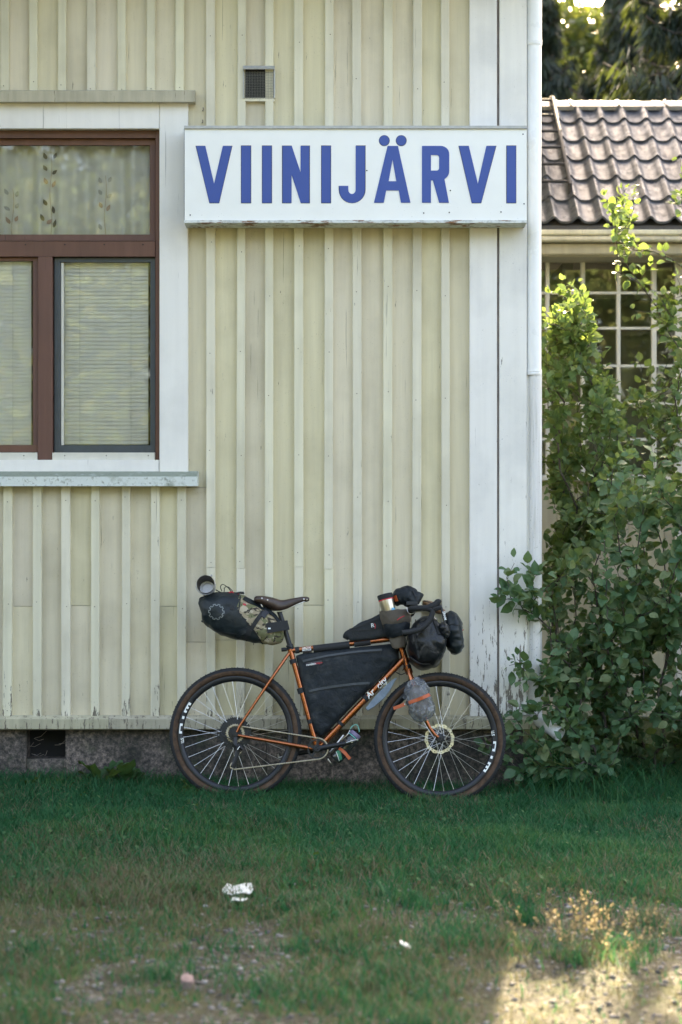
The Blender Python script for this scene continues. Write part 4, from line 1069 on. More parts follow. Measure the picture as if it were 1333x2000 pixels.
for s_ in (1, -1):
    c_ = (B(687, 1450, 0) if s_ > 0 else BBp * 2 - B(687, 1450, 0)); c_.y = -.125 * s_
    m = MB(); m.tube([c_ + Vector((0, .045 * s_, 0)), c_ - Vector((0, .03 * s_, 0))], .0075, 10)
    for dx in (-1, 1):
        m.tube([c_ + Vector((.028 * dx, -.025, .008 * dx)), c_ + Vector((.032 * dx, 0, .010)), c_ + Vector((.028 * dx, .025, .008 * dx))], .0045, 8); m.tube([c_ + Vector((.028 * dx, -.025, .008 * dx)), c_ + Vector((0, -.03, .0))], .004, 8); m.tube([c_ + Vector((.028 * dx, .025, .008 * dx)), c_ + Vector((0, .03, .0))], .004, 8)
    part(m, 'pedal', M['steel'])
me = None
cs_ = MB()
for i, r in enumerate((.091, .080, .070, .061, .053, .046, .040, .035, .030, .026, .022)):
    sp_ = [gear(r, max(11, int(r * 2 * math.pi / .0125)), 0, 0, .0045), [(r * .72 * math.cos(t), r * .72 * math.sin(t)) for t in np.linspace(0, 2 * math.pi, 30, endpoint=False)]]
    me = curve_mesh(sp_, .0009); me.materials.append(M['chain'] if i in (4, 5) else M['blackmetal']); me.transform(Matrix.Translation(hubR - Vector(bo) + Vector((0, -.022 - i * .0034, 0))) @ UP); link('cassette_cog', me, BK)
m = MB(); m.lathe(hubR + Vector((0, -.018, 0)), (0, -1, 0), [(0, .001), (0, .036), (.012, .030), (.040, .016), (.040, .001)], 20); part(m, 'freehub', M['blackmetal'])
# derailleur
up_, lo_p = B(466, 1466, CW), B(456, 1496, CW)
m = MB(); m.tube([B(461, 1440, .075), B(459, 1452, .08), B(464, 1460, .08)], [.011, .013, .012], 10); m.tube([B(464, 1455, .08), B(474, 1464, .07)], [.014, .011], 10)
m.tube([up_ + Vector((0, -.006, 0)), lo_p + Vector((0, -.006, 0))], [.012, .010], 10, flat=.35); m.tube([up_ + Vector((0, .006, 0)), lo_p + Vector((0, .006, 0))], [.012, .010], 10, flat=.35)
for c_ in (up_, lo_p): m.lathe(c_ + Vector((0, .003, 0)), (0, -1, 0), [(0, .001), (0, .017), (.006, .017), (.006, .001)], 14, flute=-.12)
m.tube([B(457, 1447, .08), B(437, 1436, .075), B(424, 1420, .07), B(426, 1442, .07), B(444, 1452, .075)], .0025, 6); part(m, 'derailleur', M['blackmetal'])
put_text('1', 464, 1464, .094, 7.5, M['decal'], BK, bo, 'derailleur_mark', R(-20), .3, .0006)
# chain: small links round the whole run
path = []
def arcp(c_, r, a0, a1, n=10): return [c_ + Vector((r * math.cos(R(a0 + (a1 - a0) * i / n)), 0, r * math.sin(R(a0 + (a1 - a0) * i / n)))) for i in range(n + 1)]
cr_ = BBp + Vector((0, -CW, 0)); hr_ = hubR + Vector((0, -CW, 0)); r2 = .042
path += arcp(cr_, rr, 78, -78, 12); path += [B(456, 1503, CW) + Vector((.004, 0, 0))]; path += arcp(lo_p, .016, -80, -260, 6); path += arcp(up_, .016, -60, 80, 5); path += arcp(hr_, r2, 240, 82, 12)
pl = [Vector(p) for p in path] + [Vector(path[0])]; dist = [0.0]
for a, b in zip(pl, pl[1:]): dist.append(dist[-1] + (b - a).length)
Lc = dist[-1]; NL = int(Lc / .0127); ch = MB()
def at_len(t):
    t %= Lc
    i = max(k for k in range(len(dist) - 1) if dist[k] <= t); f = (t - dist[i]) / max(1e-9, dist[i + 1] - dist[i]); return pl[i] * (1 - f) + pl[i + 1] * f
for k in range(NL):
    a, b = at_len(Lc * k / NL), at_len(Lc * (k + 1) / NL); wv = .0034 if k % 2 else .0018
    for sgn in (-1, 1): ch.tube([a + Vector((0, wv * sgn, 0)), (a + b) / 2 + Vector((0, wv * sgn, 0)), b + Vector((0, wv * sgn, 0))], [.0042, .0030, .0042], 6, flat=.3)
    ch.tube([a + Vector((0, -.005, 0)), a + Vector((0, .005, 0))], .0034, 6)
part(ch, 'chain', M['chain'], False)
# lettering on the tubes
put_text('ARCTIC', 599.5, 1266.8, .0185, 3.6, M['decal'], BK, bo, 'tube_text', R(6), 0, .0004); put_text('BICYCLE', 599.5, 1270.6, .0185, 3.3, M['decal'], BK, bo, 'tube_text', R(6), 0, .0004)
m = MB(); a, b = B(591, 1271), B(609, 1268.6); m.tube([a, b], .0162, 16); part(m, 'tube_plate', M['label_cloth'])
put_text('Ar', 727, 1359, .019, 12, M['decal'], BK, bo, 'tube_text', R(45), .2, .0007); put_text('city', 749, 1338, .019, 12, M['decal'], BK, bo, 'tube_text', R(45), .2, .0007)
# mudguard strip under the down tube
m = MB(); vv = []
L_ = [((714, 1383), (719.5, 1387)), ((722, 1373), (731, 1380)), ((741, 1351), (752, 1362)), ((757, 1336), (766, 1342)), ((769, 1326), (772, 1330)), ((775.5, 1323), (776, 1324))]
for a, b in L_:
    A_, B_ = B(*a, .018), B(*b, .040)
    vv += [A_, B_, Vector((B_.x, .040, B_.z)), Vector((A_.x, .018, A_.z))]
n = len(L_); m.add(vv, [(4 * i + k, 4 * i + k + 1, 4 * i + 5 + k, 4 * i + 4 + k) for i in range(n - 1) for k in range(3)])
part(m, 'mudguard', M['fender'], 60)
# ---- saddle
sd1 = loft([(497.5, 1172, 4.5, .060), (501, 1172.5, 7.5, .074), (513, 1174, 9.5, .080), (528, 1178.5, 12.0, .066), (543, 1183, 12.2, .046), (556, 1182, 10.5, .034), (573, 1176.5, 8.0, .025), (590, 1171.5, 5.8, .020), (600, 1170.5, 4.8, .017), (604.5, 1171, 3.0, .012)], 32, 44, 2.7)
SD = part(sd1, 'saddle', M['leather'], 'all'); m = MB(); bv = bvh_of(sd1)
for px, py in ((523, 1172), (512, 1168.5), (594, 1170.5), (600, 1171.5)):
    h = hit(bv, px, py, .0)
    if h: m.lathe(h[0], h[1], [(0, .0045), (.0015, .004), (.0022, .001)], 10)
m.obj('rivets', M['steel'], SD, off=bo)
for s_ in (1, -1):
    m = MB(); m.tube(smooth_path([B(511, 1177, .045 * s_), B(512, 1184, .045 * s_), B(520, 1190, .03 * s_), B(535, 1194, .022 * s_), B(556, 1192, .022 * s_), B(580, 1181, .018 * s_), B(597, 1174, .008 * s_)]), .0035, 8); m.obj('saddle_rail', M['steel'], SD, smooth=True, off=bo)
# ================================================================== the bags
# seat pack
camo_line = [(470, 1160), (466, 1196), (480, 1213), (497, 1232), (515, 1262)]
def camo_of(px, py):
    pts = camo_line
    for (a, b), (c_, d_) in zip(pts, pts[1:]):
        if b <= py <= d_: return 1 if px > a + (c_ - a) * (py - b) / (d_ - b) else 0
    return 0 if py < 1160 else 1
SB, bo1 = bthing('seat_pack', 'black and camouflage seat pack strapped under the saddle', 'bag', B(470, 1250))
sb = loft([(391.5, 1189, 9, .045), (396, 1188, 21, .070), (408, 1190, 32, .088), (434, 1196, 40.5, .098), (463, 1205, 42.5, .098), (497, 1217.5, 38.5, .082), (521, 1228, 33.5, .064), (538, 1238, 25.5, .046), (549, 1244, 14, .030), (554.5, 1246, 5, .015)], 64, 90, 2.35, wr=.009, wf=13, seed=2, mat_of=camo_of)
sb.obj('pack_body', [M['coated2'], M['camo']], SB, smooth='all', off=bo1); bv1 = bvh_of(sb)
drape(bv1, [(515, 1194), (508, 1203), (497, 1219), (489, 1232), (479, 1250)], 4.2, M['webbing'], 'strap', SB, bo1)
drape(bv1, [(522, 1195), (516, 1200), (513, 1206)], 5.2, M['blackmetal'], 'buckle', SB, bo1, th=.006)
drape(bv1, [(489, 1229), (484, 1240)], 5.5, M['webbing'], 'strap_tail', SB, bo1, th=.006)
drape(bv1, [(463, 1245), (469, 1236), (480, 1231), (487, 1229)], 5, M['nylon'], 'side_tab', SB, bo1, th=.003)
drape(bv1, [(424, 1233), (440, 1235), (465, 1239)], 1.0, M['webbing'], 'seam', SB, bo1)
drape(bv1, [(470, 1164), (466.5, 1196), (481, 1214), (497, 1232), (514, 1258)], 1.1, M['webbing'], 'seam', SB, bo1)
drape(bv1, [(476, 1168), (500, 1180), (520, 1190), (537, 1203), (546, 1215)], 6.5, M['nylon'], 'top_panel', SB, bo1, th=.002)
drape(bv1, [(450, 1187), (458, 1188)], 4.2, M['webbing'], 'daisy_tab', SB, bo1, th=.005)
drape(bv1, [(475, 1180), (481, 1182)], 2.2, M['decal_red'], 'small_label', SB, bo1)
gp = []
for k in range(10):
    for f, r in ((0, 12.5), (.5, 12.5), (.5, 15.2), (1, 15.2)):
        a = 2 * math.pi * (k + f) / 10 + .2
        gp.append((423 + r * math.cos(a), 1195 + r * math.sin(a)))
drape(bv1, [p for p in gp if True] + [gp[0]], .55, M['decal_grey'], 'gear_print', SB, bo1, th=.0006, step=1.2, lift=.0012)
m = MB()
for k in range(6):   # rolled closure and lashing at the tail
    a = B(394 + rng.uniform(-3, 3), 1178 + k * 7, .05 - .02 * k); m.tube([a, a + Vector((.02, -.02, -.012)), a + Vector((.035, .0, -.03))], .005, 8)
m.tube(smooth_path([B(392, 1180, .02), B(391, 1170, .03), B(398, 1166, .04), B(408, 1165, .05)]), .005, 8); m.obj('closure_straps', M['webbing'], SB, smooth=True, off=bo1)
m = MB(); a = B(542, 1226, .05)
vv = []
for px, py in ((520, 1217.5), (560, 1212), (563, 1230), (523, 1237)):
    for w_ in (.060, .067): vv.append(B(px, py, w_))
m.add(vv, [(0, 2, 4, 6), (1, 7, 5, 3), (0, 1, 3, 2), (2, 3, 5, 4), (4, 5, 7, 6), (6, 7, 1, 0)])
m.tube([B(558, 1212.5, .045), B(562, 1230.5, .045)], .012, 10); m.obj('post_strap', M['webbing'], SB, off=bo1)
m = MB(); a = B(526.5, 1227.5, .068); m.box(a + Vector((-.007, -.002, -.004)), a + Vector((.007, .001, .004))); m.obj('strap_tab', M['decal'], SB, off=bo1)
for pts, mt, r in (([(422, 1152), (432, 1157), (442, 1158), (452, 1157), (478, 1160)], 'webbing', .0028), ([(434, 1155), (431, 1146), (436, 1141.5), (446, 1148), (452, 1156)], 'webbing', .0022), ([(438, 1157), (440, 1147), (447, 1147), (455, 1155)], 'webbing', .0022), ([(447, 1159), (453, 1156), (458, 1160), (464, 1163), (466, 1159)], 'red_cord', .0042), ([(452, 1162), (459, 1164), (467, 1164)], 'red_cord', .004), ([(462, 1159), (470, 1157.5), (477, 1158)], 'webbing', .006)):
    m = MB(); m.tube(smooth_path([B(px, py, .035) for px, py in pts]), r, 8); m.obj('bungee_cord', M[mt], SB, smooth=True, off=bo1)
# metal mug lashed on top of the pack, mouth to the lawn
MG, bo2 = bthing('camping_mug', 'grey metal mug lashed on top of the seat pack', 'mug', B(404, 1165, .04))
c0, c1 = B(405.5, 1149.5, .0), B(402, 1141, .105); ax = (c1 - c0).normalized(); L_ = (c1 - c0).length
m = MB(); r = 18.0 * KS; m.lathe(c0, ax, [(0, .001), (0, r * .80), (.004, r * .88), (.012, r * .93), (L_ * .96, r * .985), (L_, r * 1.02), (L_ + .001, r * .995), (L_ * .95, r * .955), (.014, r * .91), (.006, r * .80), (.005, .001)], 40); MGo = m.obj('mug_body', M['ti'], MG, smooth=45, off=bo2)
m = MB(); m.lathe(c0 + ax * .008, ax, [(0, r * .62), (.004, r * .64), (.004, r * .56), (0, r * .54)], 32); m.obj('base_ring', M['ti'], MG, smooth=40, off=bo2)
u_ = ax.cross(Vector((0, 0, 1))).normalized(); v_ = u_.cross(ax)
m = MB(); m.tube([c1 - ax * .012 + (u_ * math.cos(t) * 1.09 + v_ * math.sin(t) * 1.12) * r for t in np.linspace(R(-10), R(-185), 18)], .0022, 6); m.obj('bail_handle', M['ti'], MG, smooth=True, off=bo2)
m = MB(); m.lathe(c1 - ax * .004 + v_ * r * .98 + u_ * r * -.62, ax, [(-.006, .001), (-.006, .005), (.006, .005), (.006, .001)], 10); m.obj('handle_lug', M['ti'], MG, off=bo2)
# frame bag fills the main triangle
FB, bo3 = bthing('frame_bag', 'black nylon frame bag filling the main triangle of the bicycle', 'bag', B(640, 1440))
poly = [(578, 1281), (590, 1277), (640, 1271), (700, 1264), (768, 1257), (779, 1268), (780, 1288), (735, 1333), (690, 1378), (640, 1430), (627, 1441), (614, 1430), (606, 1404), (592, 1346)]
def inpoly(x, y, p):
    c_ = False
    for (a, b), (d_, e) in zip(p, p[1:] + p[:1]):
        if (b > y) != (e > y) and x < (d_ - a) * (y - b) / (e - b) + a: c_ = not c_
    return c_
def edist(x, y, p):
    q = 1e9
    for (a, b), (d_, e) in zip(p, p[1:] + p[:1]):
        l = (d_ - a) ** 2 + (e - b) ** 2; t = max(0, min(1, ((x - a) * (d_ - a) + (y - b) * (e - b)) / l)); q = min(q, math.hypot(x - a - t * (d_ - a), y - b - t * (e - b)))
    return q
def pillow(poly, T, rim, step=3.0, wr=.003, wf=16, seed=0):
    me = curve_mesh([[(x, -y) for x, y in poly]], 0.0)
    bm = bmesh.new(); bm.from_mesh(me); bmesh.ops.remove_doubles(bm, verts=bm.verts, dist=.01)
    x0 = min(p[0] for p in poly); x1 = max(p[0] for p in poly); y0 = min(p[1] for p in poly); y1 = max(p[1] for p in poly)
    for k in range(int((x1 - x0) / step)): bmesh.ops.bisect_plane(bm, geom=bm.verts[:] + bm.edges[:] + bm.faces[:], plane_co=(x0 + (k + .5) * step, 0, 0), plane_no=(1, 0, 0))
    for k in range(int((y1 - y0) / step)): bmesh.ops.bisect_plane(bm, geom=bm.verts[:] + bm.edges[:] + bm.faces[:], plane_co=(0, -y0 - (k + .5) * step, 0), plane_no=(0, 1, 0))
    bm.verts.ensure_lookup_table(); mb = MB(); n = len(bm.verts)
    def wv(x, y):
        d = edist(x, y, poly); t = min(1, d / rim); q = Vector((x * KS * wf, y * KS * wf, seed))
        return T * math.sqrt(max(0, 1 - (1 - t) ** 2)) * .8 + T * .2 * min(1, d / (rim * 2.5)) + (noise.noise(q) + .6 * (abs(noise.noise(q * 1.8)) - .3)) * wr * min(1, d / 6)
    P1 = [(v.co.x, -v.co.y) for v in bm.verts]; W_ = [max(.001, wv(*p)) for p in P1]
    vv = [B(p[0], p[1], 0) + Vector((0, -w_, 0)) for p, w_ in zip(P1, W_)] + [B(p[0], p[1], 0) + Vector((0, w_, 0)) for p, w_ in zip(P1, W_)]
    ff = [tuple(v.index for v in f.verts) for f in bm.faces]; bnd = [(e.verts[0].index, e.verts[1].index) for e in bm.edges if len(e.link_faces) == 1]; bm.free()
    mb.add(vv, ff + [tuple(n + i for i in reversed(f)) for f in ff] + [(a, b, n + b, n + a) for a, b in bnd]); return mb
fb = pillow(poly, .036, 12, 3.0, wr=.009, wf=12); fb.obj('bag_body', M['nylon'], FB, smooth='all', off=bo3); bv3 = bvh_of(fb)
drape(bv3, [(592, 1291.5), (610, 1287), (640, 1281), (668, 1277), (700, 1273), (746, 1269)], 2.0, M['zip'], 'zip_flap', FB, bo3, th=.004)
drape(bv3, [(592, 1294.5), (612, 1290), (640, 1284), (668, 1280), (746, 1272)], .6, M['webbing'], 'zip', FB, bo3, th=.002)
drape(bv3, [(604, 1350), (622, 1346), (650, 1341), (690, 1336), (722, 1334)], 2.2, M['zip'], 'zip_flap', FB, bo3, th=.004)
drape(bv3, [(604, 1353.5), (622, 1349), (650, 1344), (690, 1339.5), (720, 1337)], .6, M['webbing'], 'zip', FB, bo3, th=.002)
drape(bv3, [(720, 1334), (719, 1344)], .8, M['webbing'], 'zip_pull', FB, bo3, th=.003)
drape(bv3, [(744, 1269), (743, 1278)], .8, M['webbing'], 'zip_pull', FB, bo3, th=.003)
drape(bv3, [(598, 1298.5), (629, 1293)], 3.6, M['label_cloth'], 'sewn_label', FB, bo3, th=.0015)
h = hit(bv3, 613, 1296); wl = -h[0].y + .002
put_text('revelate', 608.5, 1299.0, wl, 4.4, M['decal'], FB, bo3, 'label_text', R(10), 0, .0002); put_text('designs', 622.5, 1296.4, wl, 4.0, M['decal_red'], FB, bo3, 'label_text', R(10), 0, .0002)
m = MB()   # hook and loop sleeves round the tubes
for a, b, r in ((B(577, 1270.5), B(585, 1269.5), .0175), (B(612.5, 1267.8), B(683, 1259.5), .021), (B(571.8, 1288), B(574, 1296), .019), (B(586.5, 1344), B(589.5, 1354), .019), (B(692, 1258), B(724, 1254), .0172), (B(606, 1405), B(608.5, 1413), .019), (B(712, 1366), B(718, 1360), .0215), (B(664, 1416), B(668, 1411), .0215)): m.tube([a, b], r, 16)
m.obj('tube_sleeve', M['webbing'], FB, smooth=40, off=bo3, kind='stuff')
drape(bv3, [(722, 1345), (735, 1327), (742, 1318), (760, 1308), (772, 1290)], 2.6, M['webbing'], 'lower_edge', FB, bo3, th=.004)
# top tube bag
TB, bo4 = bthing('top_tube_bag', 'low black wedge bag sitting on the top tube', 'bag', B(715, 1252))
tb = loft([(675.5, 1248, 5, .018), (679, 1243, 10, .026), (692, 1239.5, 14, .030), (712, 1233, 18.5, .032), (735, 1227, 22, .033), (752, 1221, 25, .033), (762, 1217, 26, .030), (766, 1216, 20, .02)], 40, 50, 5.0, wr=.003, wf=20); tb.obj('bag_body', M['nylon2'], TB, smooth=55, off=bo4); bv4 = bvh_of(tb)
drape(bv4, [(682, 1231), (700, 1231), (722, 1230), (742, 1225.5)], .9, M['webbing'], 'lid_seam', TB, bo4, th=.003)
drape(bv4, [(683, 1230), (705, 1222), (742, 1207)], 1.2, M['webbing'], 'piping', TB, bo4, th=.003)
for k in range(5): drape(bv4, [(692 + k * 11, 1234), (686 + k * 12, 1250)], .35, M['webbing'], 'quilt_seam', TB, bo4, th=.001)
h = hit(bv4, 730, 1221); wl = -h[0].y + .003
put_text('R', 728.8, 1225.0, wl, 8.2, M['decal'], TB, bo4, 'logo', R(8), 0, .0005); put_text(')', 733.5, 1225.0, wl, 8.2, M['decal_red'], TB, bo4, 'logo', R(8), 0, .0008)
# stem bag with thermal cup
SBG, bo5 = bthing('stem_bag', 'grey brown and black open stem bag holding a steel cup', 'bag', B(778, 1264, .06))
m = MB(); a, b = B(779, 1265, .070), B(771, 1193, .075); ax = (b - a).normalized(); L_ = (b - a).length
def crumple(mb, amp, f, seed):
    mb.v = [tuple(Vector(v) + noise.noise_vector(Vector(v) * f + Vector((seed, 0, 0))) * amp) for v in mb.v]
m.lathe(a, ax, [(0, .001), (0, .030), (.006, .039), (L_ * .18, .043), (L_ * .30, .047)], 40); n1 = len(m.f)
m.lathe(a, ax, [(L_ * .28, .052), (L_ * .32, .060), (L_ * .48, .068), (L_ * .62, .073), (L_ * .66, .070)], 40, 1)
m.lathe(a, ax, [(L_ * .62, .070), (L_ * .66, .077), (L_ * .80, .080), (L_ * .95, .082), (L_, .081), (L_ * .97, .076), (L_ * .8, .070), (L_ * .6, .06)], 40, 0)
crumple(m, .010, 26, 4); m.obj('bag_body', [M['canvas'], M['nylon']], SBG, smooth=60, off=bo5); bv5 = bvh_of(m)
drape(bv5, [(776, 1211), (783, 1206), (790, 1203)], .7, M['red_cord'], 'pull_tab', SBG, bo5, th=.003)
m = MB(); m.tube(smooth_path([B(795, 1186, .15), B(797, 1195, .16), B(802, 1199, .16), B(812, 1196, .16)]), .002, 6); m.obj('drawcord', M['steel'], SBG, smooth=True, off=bo5)
CP, bo6 = bthing('thermal_cup', 'brushed steel thermal cup with black lid standing in the stem bag', 'cup', B(764, 1210, .08))
a, b = B(764.5, 1212, .08), B(754.5, 1172, .08); ax = (b - a).normalized(); L_ = (b - a).length; r = 14.8 * KS
m = MB(); m.lathe(a, ax, [(0, .001), (0, r * .86), (.004, r * .9), (L_, r)], 40); m.obj('cup_body', M['cupsteel'], CP, smooth=45, off=bo6); bv6 = bvh_of(m)
m = MB(); m.lathe(b, ax, [(-.002, r * 1.005), (.002, r * 1.02), (.004, r * 1.0)], 40); m.obj('seal_ring', M['red_cord'], CP, smooth=40, off=bo6)
m = MB(); m.lathe(b + ax * .004, ax, [(0, r * .9), (0, r * 1.0), (.012, r * 1.03), (.024, r * 1.04), (.028, r * 1.0), (.028, r * .8), (.022, r * .75), (.022, .001)], 40); m.obj('lid', M['rubber'], CP, smooth=40, off=bo6)
h = hit(bv6, 768.5, 1191)
if h: m = MB(); m.lathe(h[0], h[1], [(-.001, .0125), (.0006, .0125), (.0006, .001)], 20); m.obj('round_sticker', M['sticker_blue'], CP, off=bo6)
# small dark stuff sack on the bars
TP, bo7 = bthing('stuff_sack', 'small black stuff sack with orange tab on top of the handlebar', 'bag', B(797, 1182))
m = loft([(768, 1176, 5, .03), (773, 1173, 12, .05), (784, 1166, 17, .06), (797, 1165, 18.5, .065), (806, 1167, 16, .06), (812, 1169, 14.5, .055), (819, 1170, 13.5, .05), (823, 1172, 8, .03)], 40, 48, 2.6, wr=.011, wf=20, seed=7); m.obj('sack_body', M['nylon'], TP, smooth='all', off=bo7); bv7 = bvh_of(m)
drape(bv7, [(772, 1163), (775.5, 1174)], 3.6, M['strap'], 'orange_tab', TP, bo7, th=.003); drape(bv7, [(806, 1153), (812, 1165), (818, 1180)], 1.4, M['webbing'], 'strap', TP, bo7, th=.004)
# tan leather pouch behind the hoods
LP, bo8 = bthing('leather_pouch', 'small tan leather pouch behind the brake hood', 'pouch', B(846, 1192, -.03))
m = loft([(826, 1176, 4, .03), (832, 1177, 5.5, .04), (845, 1183, 8, .045), (858, 1191, 7.5, .04), (869, 1195, 4, .03)], 24, 24, 2.5, wc=-.02, wr=.003); m.obj('pouch_body', M['tanleather'], LP, smooth='all', off=bo8)
m = MB(); m.tube(smooth_path([B(828, 1173, .02), B(846, 1179, .026), B(866, 1191, .02)]), .003, 6); m.obj('flap_edge', M['leather'], LP, smooth=True, off=bo8)
# handlebar dry bag: axis across the bicycle, round end to the lawn
HR, bo9 = bthing('handlebar_roll', 'bulging shiny black dry bag roll slung under the drop bar', 'bag', B(830, 1302))
m = MB(); seg = 56; rows = [(-.21, .2), (-.205, .6), (-.19, .86), (-.15, .98), (-.05, 1.0), (.05, 1.0), (.11, .985), (.15, .95), (.175, .88), (.19, .76), (.198, .58), (.202, .36), (.203, .15)]
vv = []
for w_, s_ in rows:
    for k in range(seg):
        an = 2 * math.pi * k / seg; rx = 37.5; ry = 45 if math.sin(an) > 0 else 50
        px = 834 + rx * s_ * math.cos(an) + (-4 * s_ if math.sin(an) < -.5 else 0) * 0; py = 1253 - ry * s_ * math.sin(an)
        p = B(px, py, 0); p.y = -w_; q = Vector((p.x * 16, p.y * 9, p.z * 16)); d = noise.noise(q) + .8 * (abs(noise.noise(q * 1.9 + Vector((3, 8, 2)))) - .25)
        c_ = B(834, 1253, 0); c_.y = -w_ * .6; p += (p - c_).normalized() * d * .016; vv.append(p)
n = len(rows); ff = [(i * seg + k, i * seg + (k + 1) % seg, (i + 1) * seg + (k + 1) % seg, (i + 1) * seg + k) for i in range(n - 1) for k in range(seg)] + [tuple(range(seg)), tuple(reversed(range((n - 1) * seg, n * seg)))]
m.add(vv, ff); m.obj('roll_body', M['coated'], HR, smooth='all', off=bo9); bv9 = bvh_of(m)
m = loft([(800, 1285, 4, .10), (812, 1295, 6, .13), (826, 1301, 7.5, .14), (843, 1297, 6, .13), (858, 1287, 4, .10)], 24, 30, 2.2, wr=.006, wf=22, seed=3); m.obj('rolled_hem', M['coated'], HR, smooth='all', off=bo9)
m = loft([(858, 1224, 5, .02, .19), (862, 1230, 9, .03, .19), (866, 1238, 10, .03, .185), (868, 1246, 8, .028, .18), (866, 1252, 4, .02, .18)], 24, 24, 2.2, wr=.006, wf=30, seed=5); m.obj('side_buckle', M['coated'], HR, smooth='all', off=bo9)
drape(bv9, [(846, 1206), (852, 1222), (858, 1240)], 2.5, M['webbing'], 'strap', HR, bo9, th=.004); drape(bv9, [(808, 1225), (812, 1250), (820, 1285)], 2.2, M['webbing'], 'strap', HR, bo9, th=.003)
h = hit(bv9, 849, 1209, .004)
if h: m = MB(); m.lathe(h[0], h[1], [(-.002, .016), (.004, .015), (.005, .012), (.005, .001)], 20); m.obj('buckle_disc', M['ti'], HR, off=bo9)
AP, bo10 = bthing('front_pouch', 'black accessory pouch with red cord hung in front of the dry bag roll', 'bag', B(887, 1276))
m = loft([(876, 1196, 5, .06), (879, 1202, 11, .085), (884, 1218, 16.5, .10), (887, 1240, 18.5, .105), (888.5, 1258, 17.5, .10), (888, 1270, 13, .085), (886, 1277, 5, .05)], 44, 60, 2.8, wr=.012, wf=17, seed=9); m.obj('pouch_body', M['coated2'], AP, smooth='all', off=bo10); bv10 = bvh_of(m)
m = MB(); m.tube(smooth_path([B(881, 1196, .03), B(890, 1201, .04), B(896, 1215, .05), B(901, 1230, .05), B(906, 1230, .05)]), .0028, 6); m.obj('red_cord', M['red_cord'], AP, smooth=True, off=bo10)
drape(bv10, [(872, 1222), (884, 1219), (898, 1222)], .7, M['webbing'], 'seam', AP, bo10)
# cargo bag on the fork leg in cloudy plastic, orange strap
FG, bo11 = bthing('fork_cargo_bag', 'cloudy plastic wrapped bundle strapped to the fork with an orange strap', 'bag', B(822, 1408, .09))
WCF = .105
inner = loft([(808, 1343, 6, .02), (812, 1352, 14, .034), (817, 1372, 17, .038), (823, 1392, 16, .036), (828, 1404, 7, .02)], 28, 30, 2.5, wc=WCF, wr=.004, seed=4); inner.obj('bundle', M['contents'], FG, smooth='all', off=bo11)
fm = loft([(803, 1330, 9, .012), (806, 1335, 17, .026), (810, 1344, 23, .040), (815, 1360, 24, .045), (820, 1376, 25, .047), (825, 1392, 25.5, .045), (829, 1402, 21, .038), (832, 1408, 9, .02)], 56, 56, 2.3, wc=WCF, wr=.009, wf=26, seed=1); fm.obj('plastic_wrap', M['film'], FG, smooth='all', off=bo11); bv11 = bvh_of(fm)
m = MB(); vv = []
for px, py, w_ in ((819, 1333, .10), (825, 1326, .11), (833, 1342, .105), (829, 1350, .12), (812, 1340, .12)): vv.append(B(px, py, w_))
m.add(vv, [(0, 1, 2), (0, 2, 3, 4)]); vv = [B(*q) for q in ((791, 1357, .11), (786, 1362, .12), (795, 1370, .105), (804, 1366, .12))]; m.add(vv, [(0, 1, 2, 3)]); m.obj('plastic_ears', M['film'], FG, off=bo11)
drape(bv11, [(790, 1376), (800, 1372.5), (815, 1367), (830, 1361), (839, 1357)], 3.3, M['strap'], 'orange_strap', FG, bo11, th=.003)
m = MB(); q = [B(769, 1384, .12), B(780, 1380, .135), B(791, 1375.5, .15)]; m.ribbon(q, [Vector((0, -1, .1))] * 3, 3.3 * KS, .003); m.obj('strap_tail', M['strap'], FG, off=bo11)
m = MB(); m.ribbon([B(794, 1374.6, .160), B(798.5, 1372.8, .162)], [Vector((0, -1, .1))] * 2, 4.4 * KS, .004); m.obj('strap_buckle', M['blackmetal'], FG, off=bo11)
m = MB(); m.lathe(B(791, 1375.6, .155), (0, -1, 0), [(0, .0038), (.003, .003), (.003, .001)], 10); m.obj('strap_stud', M['decal'], FG, off=bo11)
h = hit(bv11, 830, 1361); put_text('Sannsa', 829, 1363.6, -h[0].y + .005, 3.6, M['webbing'], FG, bo11, 'strap_text', R(20), .2) if False else None
m = MB(); m.tube([B(806.5 + 9.5 * math.cos(t), 1339 + 10 * math.sin(t), .085 + .012 * math.cos(t)) for t in np.linspace(R(180), R(360), 14)], .0026, 8); m.obj('cage_loop', M['steel'], FG, smooth=True, off=bo11)
m = MB(); m.tube(smooth_path([B(825, 1409, .08), B(833, 1407, .1), B(839, 1403, .08)]), .003, 8); m.obj('cage_foot', M['steel'], FG, smooth=True, off=bo11)
# bottle under the down tube
BT, bo12 = bthing('water_bottle', 'dark water bottle with lilac and teal cap strapped under the down tube', 'bottle', B(656, 1488, .0))
a, b = B(654, 1484, .01), B(695, 1434, .01); ax = (b - a).normalized(); L_ = (b - a).length; r = .037
m = MB(); m.lathe(a, ax, [(0, .001), (.0, r * .75), (.008, r * .96), (.02, r), (L_ * .70, r), (L_ * .82, r * .92), (L_ * .92, r * .66), (L_ * .95, r * .62)], 32); m.obj('bottle_body', M['bottle'], BT, smooth=45, off=bo12); bv12 = bvh_of(m)
drape(bv12, [(660, 1466), (664, 1474), (666, 1484)], 3.2, M['sticker'], 'sticker', BT, bo12, th=.0006); drape(bv12, [(657, 1468), (660, 1476), (663, 1486)], .5, M['decal'], 'sticker_edge', BT, bo12, th=.0008)
m = MB(); m.lathe(a + ax * L_ * .93, ax, [(0, r * .7), (0, r * .84), (.018, r * .86), (.020, r * .8), (.020, .001)], 28); m.obj('cap', M['lilac'], BT, smooth=40, off=bo12)
